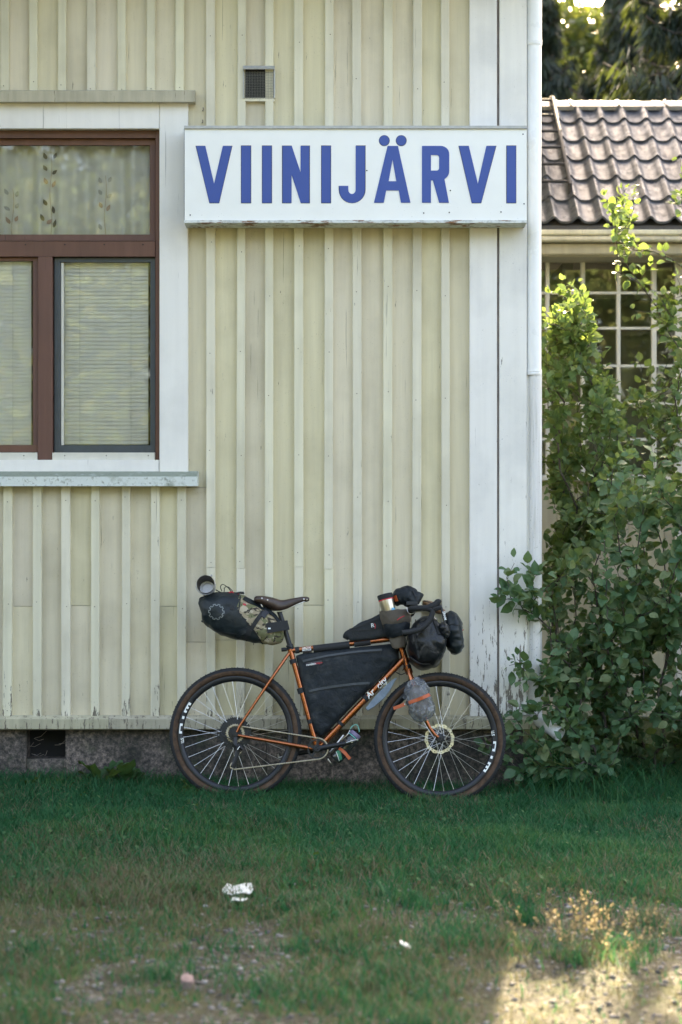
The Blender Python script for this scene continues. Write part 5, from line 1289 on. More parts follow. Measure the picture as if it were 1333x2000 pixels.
m = MB(); m.lathe(a + ax * L_ * .885, ax, [(0, r * .70), (0, r * .90), (.004, r * .90), (.004, r * .7)], 28); m.obj('cap_ring', M['teal'], BT, smooth=40, off=bo12)
m = MB(); m.ribbon(smooth_path([B(684.5, 1424, .012), B(690, 1417.5, .012), B(697, 1416, .012), B(700.5, 1422, .012), B(702, 1430, .012)], 4), [Vector((-.2, -.15, .9))] * 8 + [Vector((.6, -.15, .6))] * 9, .006, .003); m.obj('cap_loop', M['teal'], BT, smooth=40, off=bo12)
drape(bv12, [(663, 1462), (670, 1466), (676, 1472), (680, 1478)], 2.8, M['strap'], 'orange_strap', BT, bo12, th=.004)
m = MB(); m.ribbon([B(669, 1466, .055), B(677, 1474, .06), B(684, 1482.5, .058)], [Vector((0, -1, .1))] * 3, 3.0 * KS, .003); m.obj('strap_tail', M['strap'], BT, off=bo12)
m = MB(); m.tube(smooth_path([B(641, 1482, .03), B(648, 1492, .03), B(650, 1494, 0), B(640, 1484, -.03)]), .0028, 6); m.tube([B(645, 1470, .0), B(672, 1436, .0)], .006, 8); m.tube(smooth_path([B(665, 1446, .04), B(678, 1436, .045), B(684, 1426, .04)]), .0022, 6); m.obj('bottle_cage', M['steel'], BT, smooth=True, off=bo12)
# ================================================================== vegetation
def leafmat(name, stops, trans=.35, rough=.5, spots=0.0, tcol=None):
    k = Mat(name); at = k.n('Attribute', attribute_name='rnd', out=2); rn = k.rnd(); f = k.math('FRACT', k.math('ADD', at, rn)); o = k.pos()
    c = k.ramp(f, stops)
    c = k.mix(k.ramp(k.noise(o, 60, 3), [(.35, 0.0), (.8, .5)]), c, tuple(x * .55 for x in stops[0][1]))
    if spots:
        msk = k.math('MULTIPLY', k.ramp(k.noise(o, 34, 4, .6), [(.60, 0.0), (.65, 1.0)]), k.ramp(k.noise(o, 3.1, 2), [(.45, 0.0), (.62, spots)]))
        c = k.mix(msk, c, (.12, .06, .032))
    p_ = k.bsdf(c, rough, 0, k.bump(k.noise(o, 220, 2), .25, .001), .45)
    t = k.n('BsdfTranslucent', {'Color': k.mix(.45, c, tcol or (.30, .38, .05))})
    return k.done(k.n('MixShader', {0: trans, 1: p_, 2: t}))
M['leaf_a'] = leafmat('shrub_leaf', [(0, (.04, .12, .055)), (.5, (.07, .165, .075)), (.85, (.115, .205, .095)), (1, (.20, .25, .12))], .32, .55, .9)
M['leaf_b'] = leafmat('back_shrub_leaf', [(0, (.06, .14, .055)), (.6, (.095, .185, .07)), (1, (.15, .21, .085))], .38, .58, .5)
M['weed_small'] = leafmat('clover_leaf', [(0, (.025, .10, .035)), (.6, (.045, .14, .05)), (1, (.08, .17, .06))], .3, .75)
M['birch_leaf'] = leafmat('birch_leaf', [(0, (.04, .065, .022)), (.6, (.065, .09, .03)), (1, (.14, .115, .035))], .3)
M['opp_leaf'] = leafmat('linden_leaf', [(0, (.045, .075, .022)), (.6, (.075, .10, .03)), (1, (.10, .11, .04))], .2, .95)
M['needle'] = leafmat('spruce_needle', [(0, (.010, .022, .014)), (.7, (.018, .034, .02)), (1, (.03, .045, .022))], .12, .6)
def bark(name, a, b):
    k = Mat(name); o = k.pos(); n = k.noise(k.scale(o, (30, 30, 6)), 1, 5, .65)
    return k.done(k.bsdf(k.ramp(n, [(.35, a), (.65, b)]), .9, 0, k.bump(n, .6, .006), .2))
M['twig'] = bark('shrub_bark', (.045, .04, .036), (.12, .105, .09))
M['bark'] = bark('tree_bark', (.035, .03, .026), (.10, .085, .07))
M['birch_bark'] = bark('birch_bark', (.08, .075, .07), (.50, .48, .45))

# ovate leaf, folded along the midrib: x side, y along, z up
LV = [(0, 0, 0), (.20, .16, .05), (.34, .40, .075), (.27, .68, .05), (0, 1.0, -.10), (-.27, .68, .05), (-.34, .40, .075), (-.20, .16, .05), (0, .30, -.005), (0, .62, -.02)]
LF = [(0, 1, 8), (1, 2, 8), (2, 9, 8), (2, 3, 9), (3, 4, 9), (0, 8, 7), (7, 8, 6), (8, 9, 6), (6, 9, 5), (5, 9, 4)]
def curl(v, c):
    return [(x, y * (1 - .15 * abs(c)), z + c * (y - .4) ** 2 * .9 + .3 * c * abs(x)) for x, y, z in v]
LVs = [curl(LV, c) for c in (-.35, 0.0, .45)]
def segs_mesh(name, A, Bp, ra, rb, mat, parent, off, sides=5, **kw):
    A = np.asarray(A, float) - off; Bp = np.asarray(Bp, float) - off; d = Bp - A; l = np.linalg.norm(d, axis=1, keepdims=True); d = d / np.maximum(l, 1e-9)
    ref = np.where(np.abs(d[:, 2:3]) < .9, np.array([[0, 0, 1.0]]), np.array([[1.0, 0, 0]])); u = np.cross(d, ref); u /= np.linalg.norm(u, axis=1, keepdims=True); v = np.cross(d, u)
    an = np.arange(sides) * 2 * np.pi / sides; k = len(A)
    cs_, sn_ = np.cos(an), np.sin(an); circ = u[:, None, :] * cs_[None, :, None] + v[:, None, :] * sn_[None, :, None]
    co = np.concatenate([A[:, None, :] + circ * np.asarray(ra)[:, None, None], Bp[:, None, :] + circ * np.asarray(rb)[:, None, None]], 1).reshape(-1, 3)
    f = np.array([[i, (i + 1) % sides, sides + (i + 1) % sides, sides + i] for i in range(sides)])
    return raw_mesh(name, co, (f.ravel()[None, :] + np.arange(k)[:, None] * 2 * sides).ravel(), np.full(k * sides, 4), mat, None, parent, True, **kw)

def grow(bases, tips, rs, step=.10, sag=.10):
    """connect every tip to the nearest part of the plant; returns nodes, parents, tip ids"""
    cap = len(bases) * 3 + len(tips) * 24; nodes = np.zeros((cap, 3)); par = np.full(cap, -1); dep = np.zeros(cap); n = 0
    for b in bases: nodes[n] = b; n += 1
    b0 = np.mean(bases, axis=0); order = np.argsort(np.linalg.norm(tips - b0, axis=1)); tid = []
    for i in order:
        t = tips[i]; d = nodes[:n] - t; dist_ = np.linalg.norm(d * np.array([1, 1, .8]), axis=1)
        cost = dist_ + .25 * dep[:n] + .9 * np.maximum(0, d[:, 2])
        if t[1] < -.07: cost = cost + np.where((nodes[:n, 1] < -.07) & (np.abs(d[:, 2]) > .13), 2.0, 0)
        j = int(np.argmin(cost)); a = nodes[j].copy(); L = np.linalg.norm(t - a); m = max(2, int(L / step)); m = min(m, 22); p = j
        mid = (a + t) / 2 + np.array([rs.uniform(-.1, .1), rs.uniform(-.1, .1), .12 + sag * rs.rand()]) * L
        for k in range(1, m + 1):
            f = k / m; q = a * (1 - f) ** 2 + mid * 2 * f * (1 - f) + t * f * f
            if k < m: q = q + rs.uniform(-1, 1, 3) * .012
            if n >= cap: break
            nodes[n] = q; par[n] = p; dep[n] = dep[p] + L / m; p = n; n += 1
        tid.append(p)
    return nodes[:n], par[:n], tid

def shrub(name, label, bases, tips, seed, mat, leaf=(.045, .068), per_tip=10, group=None, reach=.30, light=(-.05, -.55, .85), rbase=.0016, n_part=300):
    rs = np.random.RandomState(seed); tips = np.asarray(tips); nodes, par, tid = grow(np.asarray(bases, float), tips, rs)
    n = len(nodes); cnt = np.zeros(n)
    for t in tid: cnt[t] += 1
    for i in range(n - 1, -1, -1):
        if par[i] >= 0: cnt[par[i]] += cnt[i]
    rad = rbase * np.power(np.maximum(cnt, 1), .42)
    o = np.mean(bases, axis=0); e = empty(name, tuple(o), label, 'shrub', group)
    ch = np.where(par >= 0)[0]; segs_mesh('stems', nodes[par[ch]], nodes[ch], np.minimum(rad[par[ch]], rad[ch] * 1.25), rad[ch], M['twig'], e, o)
    loc, dirs, nr, sz = [], [], [], []
    for t in tid:
        path = [t]
        while par[path[-1]] >= 0 and np.linalg.norm(nodes[path[-1]] - nodes[t]) < reach: path.append(par[path[-1]])
        if len(path) < 2: continue
        ax = nodes[t] - nodes[path[-1]]; ax /= max(np.linalg.norm(ax), 1e-6)
        for k in range(per_tip):
            f = (k / per_tip) ** 1.5 * (len(path) - 1); i0 = int(f); i1 = min(i0 + 1, len(path) - 1); p = nodes[path[i0]] * (1 - f + i0) + nodes[path[i1]] * (f - i0)
            dv = ax * rs.uniform(.1, .9) + rs.normal(0, .65, 3) + np.array([0, -.15, -.12]); dv /= np.linalg.norm(dv)
            nn = np.array(light) + rs.normal(0, .55, 3)
            loc.append(p + dv * rs.uniform(.012, .035)); dirs.append(dv); nr.append(nn); sz.append(rs.uniform(*leaf) * (1.0 if k else .75))
    loc = np.array(loc); dirs = np.array(dirs); nr = np.array(nr); sz = np.array(sz); M3 = rot_basis(dirs, nr) * sz[:, None, None]
    rnd = np.clip(rs.rand(len(loc)) * .8 + .2 * rs.rand(), 0, 1)
    # how large each leaf shows from the lawn
    dd = D + loc[:, 1]; px = 666.5 + loc[:, 0] * F / dd; py = 1000 - (loc[:, 2] - ZC) * F / dd
    show = sz ** 2 * np.abs(M3[:, 1, 2]) / sz / dd ** 2 * np.where((px > 0) & (px < 1333) & (py > 0) & (py < 2000), 1, 0) * np.where(loc[:, 1] < np.median(loc[:, 1]), 1, .3)
    big = np.argsort(-show)[:n_part]; rest_ = np.setdiff1d(np.arange(len(loc)), big)
    mes = []
    for lv in LVs:
        b = MB(); b.add(lv, LF); mes.append(b.mesh('leaf', mat, smooth='all'))
    for i in big:
        m4 = Matrix([[M3[i, r, c] for c in range(3)] + [loc[i, r] - o[r]] for r in range(3)] + [[0, 0, 0, 1]]); link('leaf', mes[int(rnd[i] * 977) % 3], e, matrix=m4)
    ov, of, ol, oa = [], [], [], []
    vi = rs.randint(0, 3, len(rest_)); base = 0; lf = np.array([i for f in LF for i in f])
    for v in range(3):
        idx = rest_[vi == v]; tv = np.array(LVs[v]); co = np.einsum('kij,nj->kni', M3[idx], tv) + (loc[idx] - o)[:, None, :]
        ov.append(co.reshape(-1, 3)); of.append((lf[None, :] + np.arange(len(idx))[:, None] * len(tv)).ravel() + base); base += len(idx) * len(tv); ol.append(np.full(len(idx) * len(LF), 3)); oa.append(np.repeat(rnd[idx], len(tv)))
    raw_mesh('foliage', np.concatenate(ov), np.concatenate(of), np.concatenate(ol), mat, {'rnd': np.concatenate(oa)}, e, True, kind='stuff')
    return e
def tips_in(poly, n, y0, y1, rs, dens=None):
    x0 = min(p[0] for p in poly); x1 = max(p[0] for p in poly); q0 = min(p[1] for p in poly); q1 = max(p[1] for p in poly); out = []
    while len(out) < n:
        px, py = rs.uniform(x0, x1), rs.uniform(q0, q1)
        if not inpoly(px, py, poly): continue
        if dens and rs.rand() > dens(px, py): continue
        p = P(px, py, rs.uniform(y0, y1))
        if p.x < 1.12 and p.y > -.02: continue
        if p.z > .05: out.append(tuple(p))
    return out
rs = np.random.RandomState(3)
clump = lambda s_, lo: (lambda px, py: lo + (1 - lo) * float(sstep(.40, .62, fbm(px / 62. + s_, py / 62. + s_))))
# front shrub at the house corner
ta = tips_in([(1066, 1090), (1100, 1050), (1135, 1010), (1160, 930), (1215, 880), (1333, 850), (1740, 800), (1740, 1510), (1333, 1500), (1180, 1500), (1090, 1480), (1066, 1300)], 950, -.15, .95, rs, clump(1, .40))
ta += [tuple(P(px, py, y)) for px, py, y in ((1005, 1100, -.16), (990, 1128, -.17), (996, 1150, -.17), (984, 1172, -.18), (1012, 1170, -.16), (1030, 1108, -.12), (1040, 1140, -.12), (1050, 1120, -.1), (1022, 1190, -.15), (1048, 1165, -.12),
      (1010, 1288, -.16), (1024, 1296, -.15), (995, 1300, -.17), (1012, 1330, -.16), (1050, 1330, -.13), (1075, 1320, -.1), (1090, 1345, -.08),
      (1000, 1392, -.2), (985, 1405, -.22), (1015, 1385, -.18), (1035, 1395, -.16), (1060, 1380, -.16), (990, 1440, -.24), (1000, 1450, -.22), (1025, 1430, -.2), (1050, 1400, -.2), (1005, 1495, -.24), (1030, 1470, -.2), (1060, 1500, -.18), (1085, 1380, -.16), (1110, 1400, -.2), (1075, 1470, -.2), (1100, 1450, -.22), (1120, 1500, -.2), (1140, 1440, -.22), (1020, 1515, -.22), (1050, 1450, -.22), (1095, 1500, -.2),(950,1452,-.13),(955,1462,-.12))]
shrub('corner_shrub', 'dense broad leaved shrub with browning leaf edges hugging the house corner', [P(1125, 1552, .10), P(1150, 1545, .2), P(1175, 1550, .3), P(1290, 1545, .4), P(1420, 1550, .35), P(1560, 1550, .5)], ta, 21, M['leaf_a'], (.034, .092), 13)
# thin shrub behind the downpipe
tb_ = tips_in([(1066, 570), (1100, 548), (1140, 556), (1150, 620), (1180, 680), (1215, 800), (1255, 900), (1255, 1020), (1066, 1130)], 330, .85, 1.7, rs, clump(7, .3))
shrub('thin_shrub', 'thin twiggy shrub climbing beside the downpipe in front of the grid window', [P(1110, 1480, 1.2), P(1160, 1480, 1.3), P(1200, 1480, 1.4)], tb_, 22, M['leaf_b'], (.045, .075), 12, rbase=.0014)
# tall shrub against the annex
tc_ = tips_in([(1172, 385), (1205, 352), (1240, 380), (1275, 420), (1318, 440), (1325, 310), (1370, 330), (1420, 440), (1740, 460), (1740, 1000), (1200, 1000), (1225, 760), (1240, 640), (1205, 560), (1195, 470)], 480, 1.5, 2.5, rs, clump(4, .15))
shrub('tall_shrub', 'tall sparse shrub reaching the annex eave and tiled roof', [P(1260, 1400, 1.9), P(1300, 1400, 2.1), P(1400, 1400, 2.0), P(1520, 1400, 2.2)], tc_, 23, M['leaf_b'], (.048, .078), 11, rbase=.0017)

# ---- trees
def tree_mesh_broad(seed, H, R_, n, leaf, trunk_r, mat, barkm, base_h=.25, droop=.0):
    """returns (trunk mesh obj, crown mesh obj) geometry made from clumped leaves around limbs"""
    rs = np.random.RandomState(seed); tips = []
    while len(tips) < 46:
        z = rs.uniform(base_h, 1.0); r = math.sqrt(rs.rand()) * (1 - .75 * abs((z - .5) / .55) ** 2); a = rs.rand() * 6.283
        if r > 0: tips.append((R_ * r * math.cos(a), R_ * r * math.sin(a), H * z))
    bases = [(0, 0, z) for z in np.linspace(0, H * .75, 10)]; nodes, par, tid = grow(np.array(bases), np.array(tips), rs, step=.5, sag=.05)
    cnt = np.zeros(len(nodes))
    for t in tid: cnt[t] += 1
    for i in range(len(nodes) - 1, -1, -1):
        if par[i] >= 0: cnt[par[i]] += cnt[i]
    par[1:10] = np.arange(9); rad = trunk_r * .16 * np.power(np.maximum(cnt, 1), .6); rad[:10] = trunk_r * np.linspace(1, .35, 10)
    cl = nodes[rs.choice(np.where(np.arange(len(nodes)) > 14)[0], n)] + rs.normal(0, 1, (n, 3)) * R_ * .13 - np.array([0, 0, 1]) * droop * rs.rand(n)[:, None]
    dirs = rs.normal(0, 1, (n, 3)) + np.array([0, 0, -.5]); nr = rs.normal(0, 1, (n, 3)) + np.array([0, 0, .6]); sz = rs.uniform(.6, 1.2, n) * leaf
    return nodes, par, rad, cl, rot_basis(dirs, nr) * sz[:, None, None], rs.rand(n)
QV = [(0, 0, 0), (.36, .45, .06), (0, 1, -.04), (-.36, .45, .06)]; QF = [(0, 1, 2, 3)]
def broad(name, label, loc, seed, H, R_, n, leaf, trunk_r, mat, barkm, group=None, **kw):
    nodes, par, rad, cl, M3, rn_ = tree_mesh_broad(seed, H, R_, n, leaf, trunk_r, mat, barkm, **kw)
    e = empty(name, loc, label, 'tree', group); ch = np.where(par >= 0)[0]
    segs_mesh('trunk', nodes[par[ch]], nodes[ch], np.maximum(rad[par[ch]] * .9, rad[ch]), rad[ch], barkm, e, np.zeros(3), 7)
    replicate('crown', QV, QF, M3, cl, mat, {'rnd': rn_}, e); return e
def spruce(name, label, loc, seed, H, R_, group=None, zmin=1.5, rows=46):
    rs = np.random.RandomState(seed); e = empty(name, loc, label, 'tree', group); A, Bq, ra, rb = [], [], [], []
    zz = np.linspace(0, H, 14)
    for a, b in zip(zz, zz[1:]): A.append((0, 0, a)); Bq.append((0, 0, b)); ra.append(.20 * (1 - a / H) + .012); rb.append(.20 * (1 - b / H) + .012)
    loc_, dirs, sz = [], [], []
    for i in range(rows):
        z = zmin + (H - zmin) * (i / rows) ** 1.0; L = R_ * (1 - (z / H)) ** 1.5 * rs.uniform(.8, 1.1) + .15
        for k in range(6):
            a = rs.rand() * 6.283; l = L * rs.uniform(.7, 1.1); pts = []
            for f in np.linspace(0, 1, 7): pts.append(np.array([math.cos(a) * l * f, math.sin(a) * l * f, z - .42 * l * math.sin(f * 2.2) * .8 + .25 * l * max(0, f - .6)]))
            for p, q in zip(pts, pts[1:]): A.append(p); Bq.append(q); ra.append(.012); rb.append(.009)
            m = int(70 * l / 2) + 8
            for _ in range(m):
                f = rs.uniform(.12, 1.0) * 5.99; i0 = int(f); p = pts[i0] * (1 - f + i0) + pts[i0 + 1] * (f - i0)
                for _k in range(7):
                    side = rs.uniform(-1, 1); d = np.array([-math.sin(a) * side * .5 + math.cos(a) * .25, math.cos(a) * side * .5 + math.sin(a) * .25, -.75]) + rs.normal(0, .18, 3)
                    loc_.append(p + np.array([-math.sin(a), math.cos(a), 0]) * side * .10 + np.array([0, 0, -1]) * rs.rand() * .22 ); dirs.append(d); sz.append(rs.uniform(.13, .28))
    segs_mesh('trunk', A, Bq, ra, rb, M['bark'], e, np.zeros(3), 5)
    loc_ = np.array(loc_); dirs = np.array(dirs); sz = np.array(sz); M3 = rot_basis(dirs, rs.normal(0, 1, dirs.shape)) * np.stack([sz * .30, sz, sz * .3], 1)[:, None, :]
    replicate('crown', QV, QF, M3, loc_, M['needle'], {'rnd': rs.rand(len(loc_))}, e); return e
spruce('spruce_tree', 'dark spruce with drooping boughs standing behind the annex roof', (4.35, 11.2, 0), 31, 12.2, 5.2, rows=60)
spruce('spruce_tree', 'slimmer dark spruce filling the gap beside the birches', (5.35, 12.9, 0), 32, 15, 6.2, rows=64)
for x, y, h, r, sd_, lb in ((2.9, 19.5, 11.6, 4.4, 33, 'short spruce right behind the annex ridge by the station house'), (4.6, 20.5, 12.0, 4.6, 34, 'middle sized spruce between the short spruce and the drooping one'), (6.4, 18.5, 12.5, 4.6, 35, 'broad spruce behind the drooping spruce')):
    spruce('spruce_tree', lb, (x, y, 0), sd_, h, r, zmin=3.0)
for i, (x, y, h, r, s_, lb) in enumerate(((4.2, 26, 11.5, 2.6, 41, 'yellowing birch behind the annex, sky showing through its crown'), (6.6, 31, 13, 3.0, 42, 'tall loose birch behind the spruce boughs'), (1.6, 30, 12, 2.8, 43, 'birch hidden mostly by the station house'), (10.5, 27, 14, 3.2, 44, 'birch beyond the spruces'))):
    broad('birch_tree', lb, (x, y, 0), s_, h, r, 17000, .20, .14, M['birch_leaf'], M['birch_bark'], droop=.7)
# across the yard, seen only mirrored in the panes
for i, (x, y, h, r) in enumerate(((-13.5, -31, 11, 4.2), (-8.2, -28, 12.5, 4.6), (-3.6, -29, 13.5, 5.0), (2.6, -33, 10, 4.0), (8.5, -30, 11.5, 4.4), (-19, -29, 12, 4.6), (14, -32, 10.5, 4.2))):
    broad('yard_tree', 'round crowned tree across the yard', (x, y, 0), 51 + i, h, r, 24000, .25, .22, M['opp_leaf'], M['bark'], 'trees across the yard', base_h=.16)

# ---- grass
def grassmat(name, stops, trans=.35):
    k = Mat(name); at = k.n('Attribute', attribute_name='rnd', out=2); hh = k.n('Attribute', attribute_name='tip', out=2)
    c = k.ramp(at, stops); p_ = k.bsdf(c, .6, 0, None, .3); t = k.n('BsdfTranslucent', {'Color': c})
    return k.done(k.n('MixShader', {0: trans, 1: p_, 2: t}))
M['grass'] = grassmat('lawn_grass', [(0, (.011, .088, .036)), (.45, (.025, .145, .050)), (.72, (.082, .185, .048)), (.80, (.11, .105, .055)), (1, (.20, .175, .11))])
def blades(name, x, y, h, w_, lean, rnd, mat, rs, parent=None, z0=None, **kw):
    k = len(x); a = rs.rand(k) * 6.283; la = rs.rand(k) * 6.283; z = gh(x, y) if z0 is None else z0; sx, sy = np.cos(a) * w_, np.sin(a) * w_; lx, ly = np.cos(la) * lean * h, np.sin(la) * lean * h
    base = np.stack([x, y, z - .006], 1); v = np.zeros((k, 7, 3))
    for j, (f, ww) in enumerate(((0, 1.0), (.35, .9), (.70, .6))):
        c = base + np.stack([lx * f * f, ly * f * f, h * (f - .12 * f * f * lean)], 1); s_ = np.stack([sx * ww, sy * ww, np.zeros(k)], 1); v[:, 2 * j] = c - s_; v[:, 2 * j + 1] = c + s_
    v[:, 6] = base + np.stack([lx, ly, h * (1 - .25 * lean)], 1)
    lp = np.array([0, 1, 3, 2, 2, 3, 5, 4, 4, 5, 6]); ln = np.tile([4, 4, 3], k)
    return raw_mesh(name, v.reshape(-1, 3), (lp[None, :] + np.arange(k)[:, None] * 7).ravel(), ln, mat, {'rnd': np.repeat(rnd, 7), 'tip': np.tile([0, 0, .35, .35, .7, .7, 1], k)}, parent, False, **kw)
rs = np.random.RandomState(77)
N = 300000; gx = rs.uniform(-3.3, 3.6, N); gy_ = rs.uniform(-7.0, .05, N) ; lw = lawn(gx, gy_)
keep = rs.rand(N) < np.where(gy_ > -3.4, lw ** 1.2, .8 * lw ** 1.3) * np.where(gy_ < -5.6, .5, 1) + np.where(gy_ < -2.4, .20 * rs.rand(N), .02)
inside = (gy_ > .0) & (gx < X(1030)); keep &= ~inside
gx, gy_, lw = gx[keep], gy_[keep], lw[keep]; k = len(gx)
tall = fbm(gx * 2.2 + 3, gy_ * 2.2 + 8); near_wall = sstep(-.55, -.05, gy_)
h = (.022 + .050 * tall + rs.rand(k) * .030) * (.45 + .65 * lw) + near_wall * rs.rand(k) ** 2 * .05
dry = sstep(.45, .75, fbm(gx * 1.6 + 11, gy_ * 1.6 + 2)) * .30 + .04 + sstep(-1.7, -3.3, gy_) * .40
r_ = np.where(rs.rand(k) < dry, rs.uniform(.78, 1, k), np.clip(rs.rand(k) * .45 + .45 * sstep(.38, .66, fbm(gx * 2.4, gy_ * 2.4 + 5)) * rs.rand(k) + .15 * sstep(-1.2, -3.4, gy_), 0, .76))
r_ = np.where((gy_ < -4.0) & (gx > .35) & (rs.rand(k) < .6), rs.uniform(.78, 1, k), r_)
# denser tussocks in the thin part
cx, cy = rs.uniform(-2.4, 2.4, 130), rs.uniform(-5.9, -2.2, 130); cn_ = np.where((cx > .25) & (cy < -4.1), 2, rs.randint(25, 110, 130)); ci = np.repeat(np.arange(130), cn_); kk = len(ci); rr_ = np.repeat(rs.uniform(.02, .075, 130), cn_)
tx, ty = cx[ci] + rs.normal(0, 1, kk) * rr_ * 1.4, cy[ci] + rs.normal(0, 1, kk) * rr_ * 1.4
gx = np.concatenate([gx, tx]); gy_ = np.concatenate([gy_, ty]); h = np.concatenate([h, np.repeat(rs.uniform(.045, .12, 130), cn_) * rs.uniform(.5, 1.1, kk)]); r_ = np.concatenate([r_, np.where(rs.rand(kk) < np.repeat(rs.rand(130) ** 2 * .6, cn_), rs.uniform(.78, 1, kk), rs.rand(kk) * .6)]); k = len(gx)
blades('grass', gx, gy_, h, rs.uniform(.0016, .0032, k), rs.uniform(.2, 1.0, k), r_, M['grass'], rs, label='short green lawn grass turning sparse and dry towards the gravel', cat='grass', kind='stuff')
# rough grass under the shrubs and against the plinth
N = 9000; gx = np.concatenate([rs.uniform(X(1000), 3.6, 6500), rs.uniform(-3.2, X(1030), 2500)]); gy_ = np.concatenate([rs.uniform(-.42, 1.6, 6500), rs.uniform(-.16, .015, 2500)]); ok = ~((gy_ > .0) & (gx < X(1032))); gx, gy_ = gx[ok], gy_[ok]; k = len(gx)
blades('rough_grass', gx, gy_, np.where(gx > X(1000), rs.uniform(.08, .30, k), rs.uniform(.03, .11, k)), rs.uniform(.0016, .003, k), rs.uniform(.4, 1.3, k), rs.rand(k) * .6, M['grass'], rs, label='long rough grass under the shrubs and along the plinth', cat='grass', kind='stuff')
# fallen clover and small broad leaves in the lawn
N = 5200; gx = rs.uniform(-3.2, 3.4, N); gy_ = rs.uniform(-3.1, -.08, N); ok = (rs.rand(N) < lawn(gx, gy_) * (.25 + .75 * sstep(.5, .66, fbm(gx * 2.7 + 9, gy_ * 2.7)))); gx, gy_ = gx[ok], gy_[ok]; k = len(gx)
dirs = np.stack([rs.normal(0, 1, k), rs.normal(0, 1, k), np.abs(rs.normal(.3, .3, k))], 1); nr = np.stack([rs.normal(0, .4, k), rs.normal(-.2, .4, k), np.ones(k)], 1)
replicate('lawn_weeds', QV, QF, rot_basis(dirs, nr) * rs.uniform(.012, .030, k)[:, None, None], np.stack([gx, gy_, gh(gx, gy_) + rs.uniform(.015, .05, k)], 1), M['weed_small'], {'rnd': rs.rand(k)}, label='small broad leaves of weeds among the lawn grass', cat='weeds', kind='stuff')
# gravel stones
def _gravel():
    k = Mat('gravel_stone'); at = k.n('Attribute', attribute_name='rnd', out=2); n = k.noise(k.pos(), 90, 3)
    c = k.mix(k.ramp(n, [(.3, 0.0), (.7, .4)]), k.ramp(at, [(0, (.09, .085, .08)), (.5, (.19, .18, .17)), (.85, (.27, .25, .24)), (1, (.36, .35, .33))]), (.07, .065, .06))
    return k.done(k.bsdf(c, .85, 0, k.bump(n, .4, .002), .3))
M['gravel'] = _gravel()
bm = bmesh.new(); bmesh.ops.create_icosphere(bm, subdivisions=1, radius=1); tv = [tuple(v.co * (1 + .25 * noise.noise(v.co * 2))) for v in bm.verts]; tf = [tuple(v.index for v in f.verts) for f in bm.faces]; bm.free()
N = 45000; gx = rs.uniform(-3.3, 3.6, N); gy_ = rs.uniform(-7, -2.1, N); ok = rs.rand(N) < (1.05 - lawn(gx, gy_)) * .75; gx, gy_ = gx[ok], gy_[ok]; k = len(gx)
s_ = .0022 + .011 * rs.rand(k) ** 4.0; M3 = rot_basis(rs.normal(0, 1, (k, 3)), rs.normal(0, 1, (k, 3))) ; M3 = np.einsum('kij,kjl->kil', np.eye(3)[None] * np.array([1, 1, .6]), M3) * s_[:, None, None] * rs.uniform(.7, 1.3, (k, 1, 3))
replicate('gravel', tv, tf, M3, np.stack([gx, gy_, gh(gx, gy_) + s_ * .2], 1), M['gravel'], {'rnd': np.clip(rs.rand(k) ** 1.3, 0, 1)}, label='grey gravel stones scattered on the bare track', cat='gravel', kind='stuff')

# ---- single plants and odd things on the lawn
def gpt(px, py):      # where a sight line meets the ground
    z = ZC * F / (py - 1000); x = (px - 666.5) * z / F; return x, z - D
def weed(px, py, n, L, label, seed):
    x, y = gpt(px, py); y = min(y, -.07); rs = np.random.RandomState(seed); z = float(gh(x, y)); e = empty('broadleaf_weed', (x, y, z), label, 'weed', None)
    for i in range(n):
        a = rs.uniform(0, 6.283); l = L * rs.uniform(.6, 1.1); up = rs.uniform(.5, 1.3); m = MB(); vv = []; K = 7
        dx, dy = math.cos(a), math.sin(a) * .5 - .1
        for k in range(K + 1):
            f = k / K; wd = (.004 if f < .25 else .19 * l * math.sin(math.pi * min(1, (f - .22) / .80)) ** .7 + .003) * (1 if f < 1 else .1)
            c_ = Vector((dx * l * f * .6, dy * l * f * .6, l * up * (f - .35 * f * f))); sd_v = Vector((-dy, dx, .1)).normalized(); wave_ = .012 * math.sin(f * 14 + i)
            vv += [c_ - sd_v * wd + Vector((0, 0, wave_ + wd * .3)), c_, c_ + sd_v * wd + Vector((0, 0, -wave_ + wd * .3))]
        m.add(vv, [(3 * k, 3 * k + 1, 3 * k + 4, 3 * k + 3) for k in range(K)] + [(3 * k + 1, 3 * k + 2, 3 * k + 5, 3 * k + 4) for k in range(K)]); m.obj('leaf', M['weed_leaf'], e, smooth='all')
M['weed_leaf'] = leafmat('dock_leaf', [(0, (.03, .10, .035)), (.6, (.045, .13, .045)), (1, (.07, .16, .05))], .35)
weed(200, 1553, 9, .27, 'upright dock plant with broad leaves in front of the granite plinth', 1)
weed(243, 1553, 8, .25, 'smaller dock plant right of the upright dock by the plinth', 2)
weed(378, 1566, 5, .11, 'small broad leaf weed in front of the rear wheel', 3)
weed(60, 1556, 6, .11, 'low broad leaf weed below the plinth vent hole', 4)
M['dry'] = grassmat('dry_seed_grass', [(0, (.20, .16, .085)), (.6, (.34, .27, .15)), (1, (.42, .34, .21))], .35)
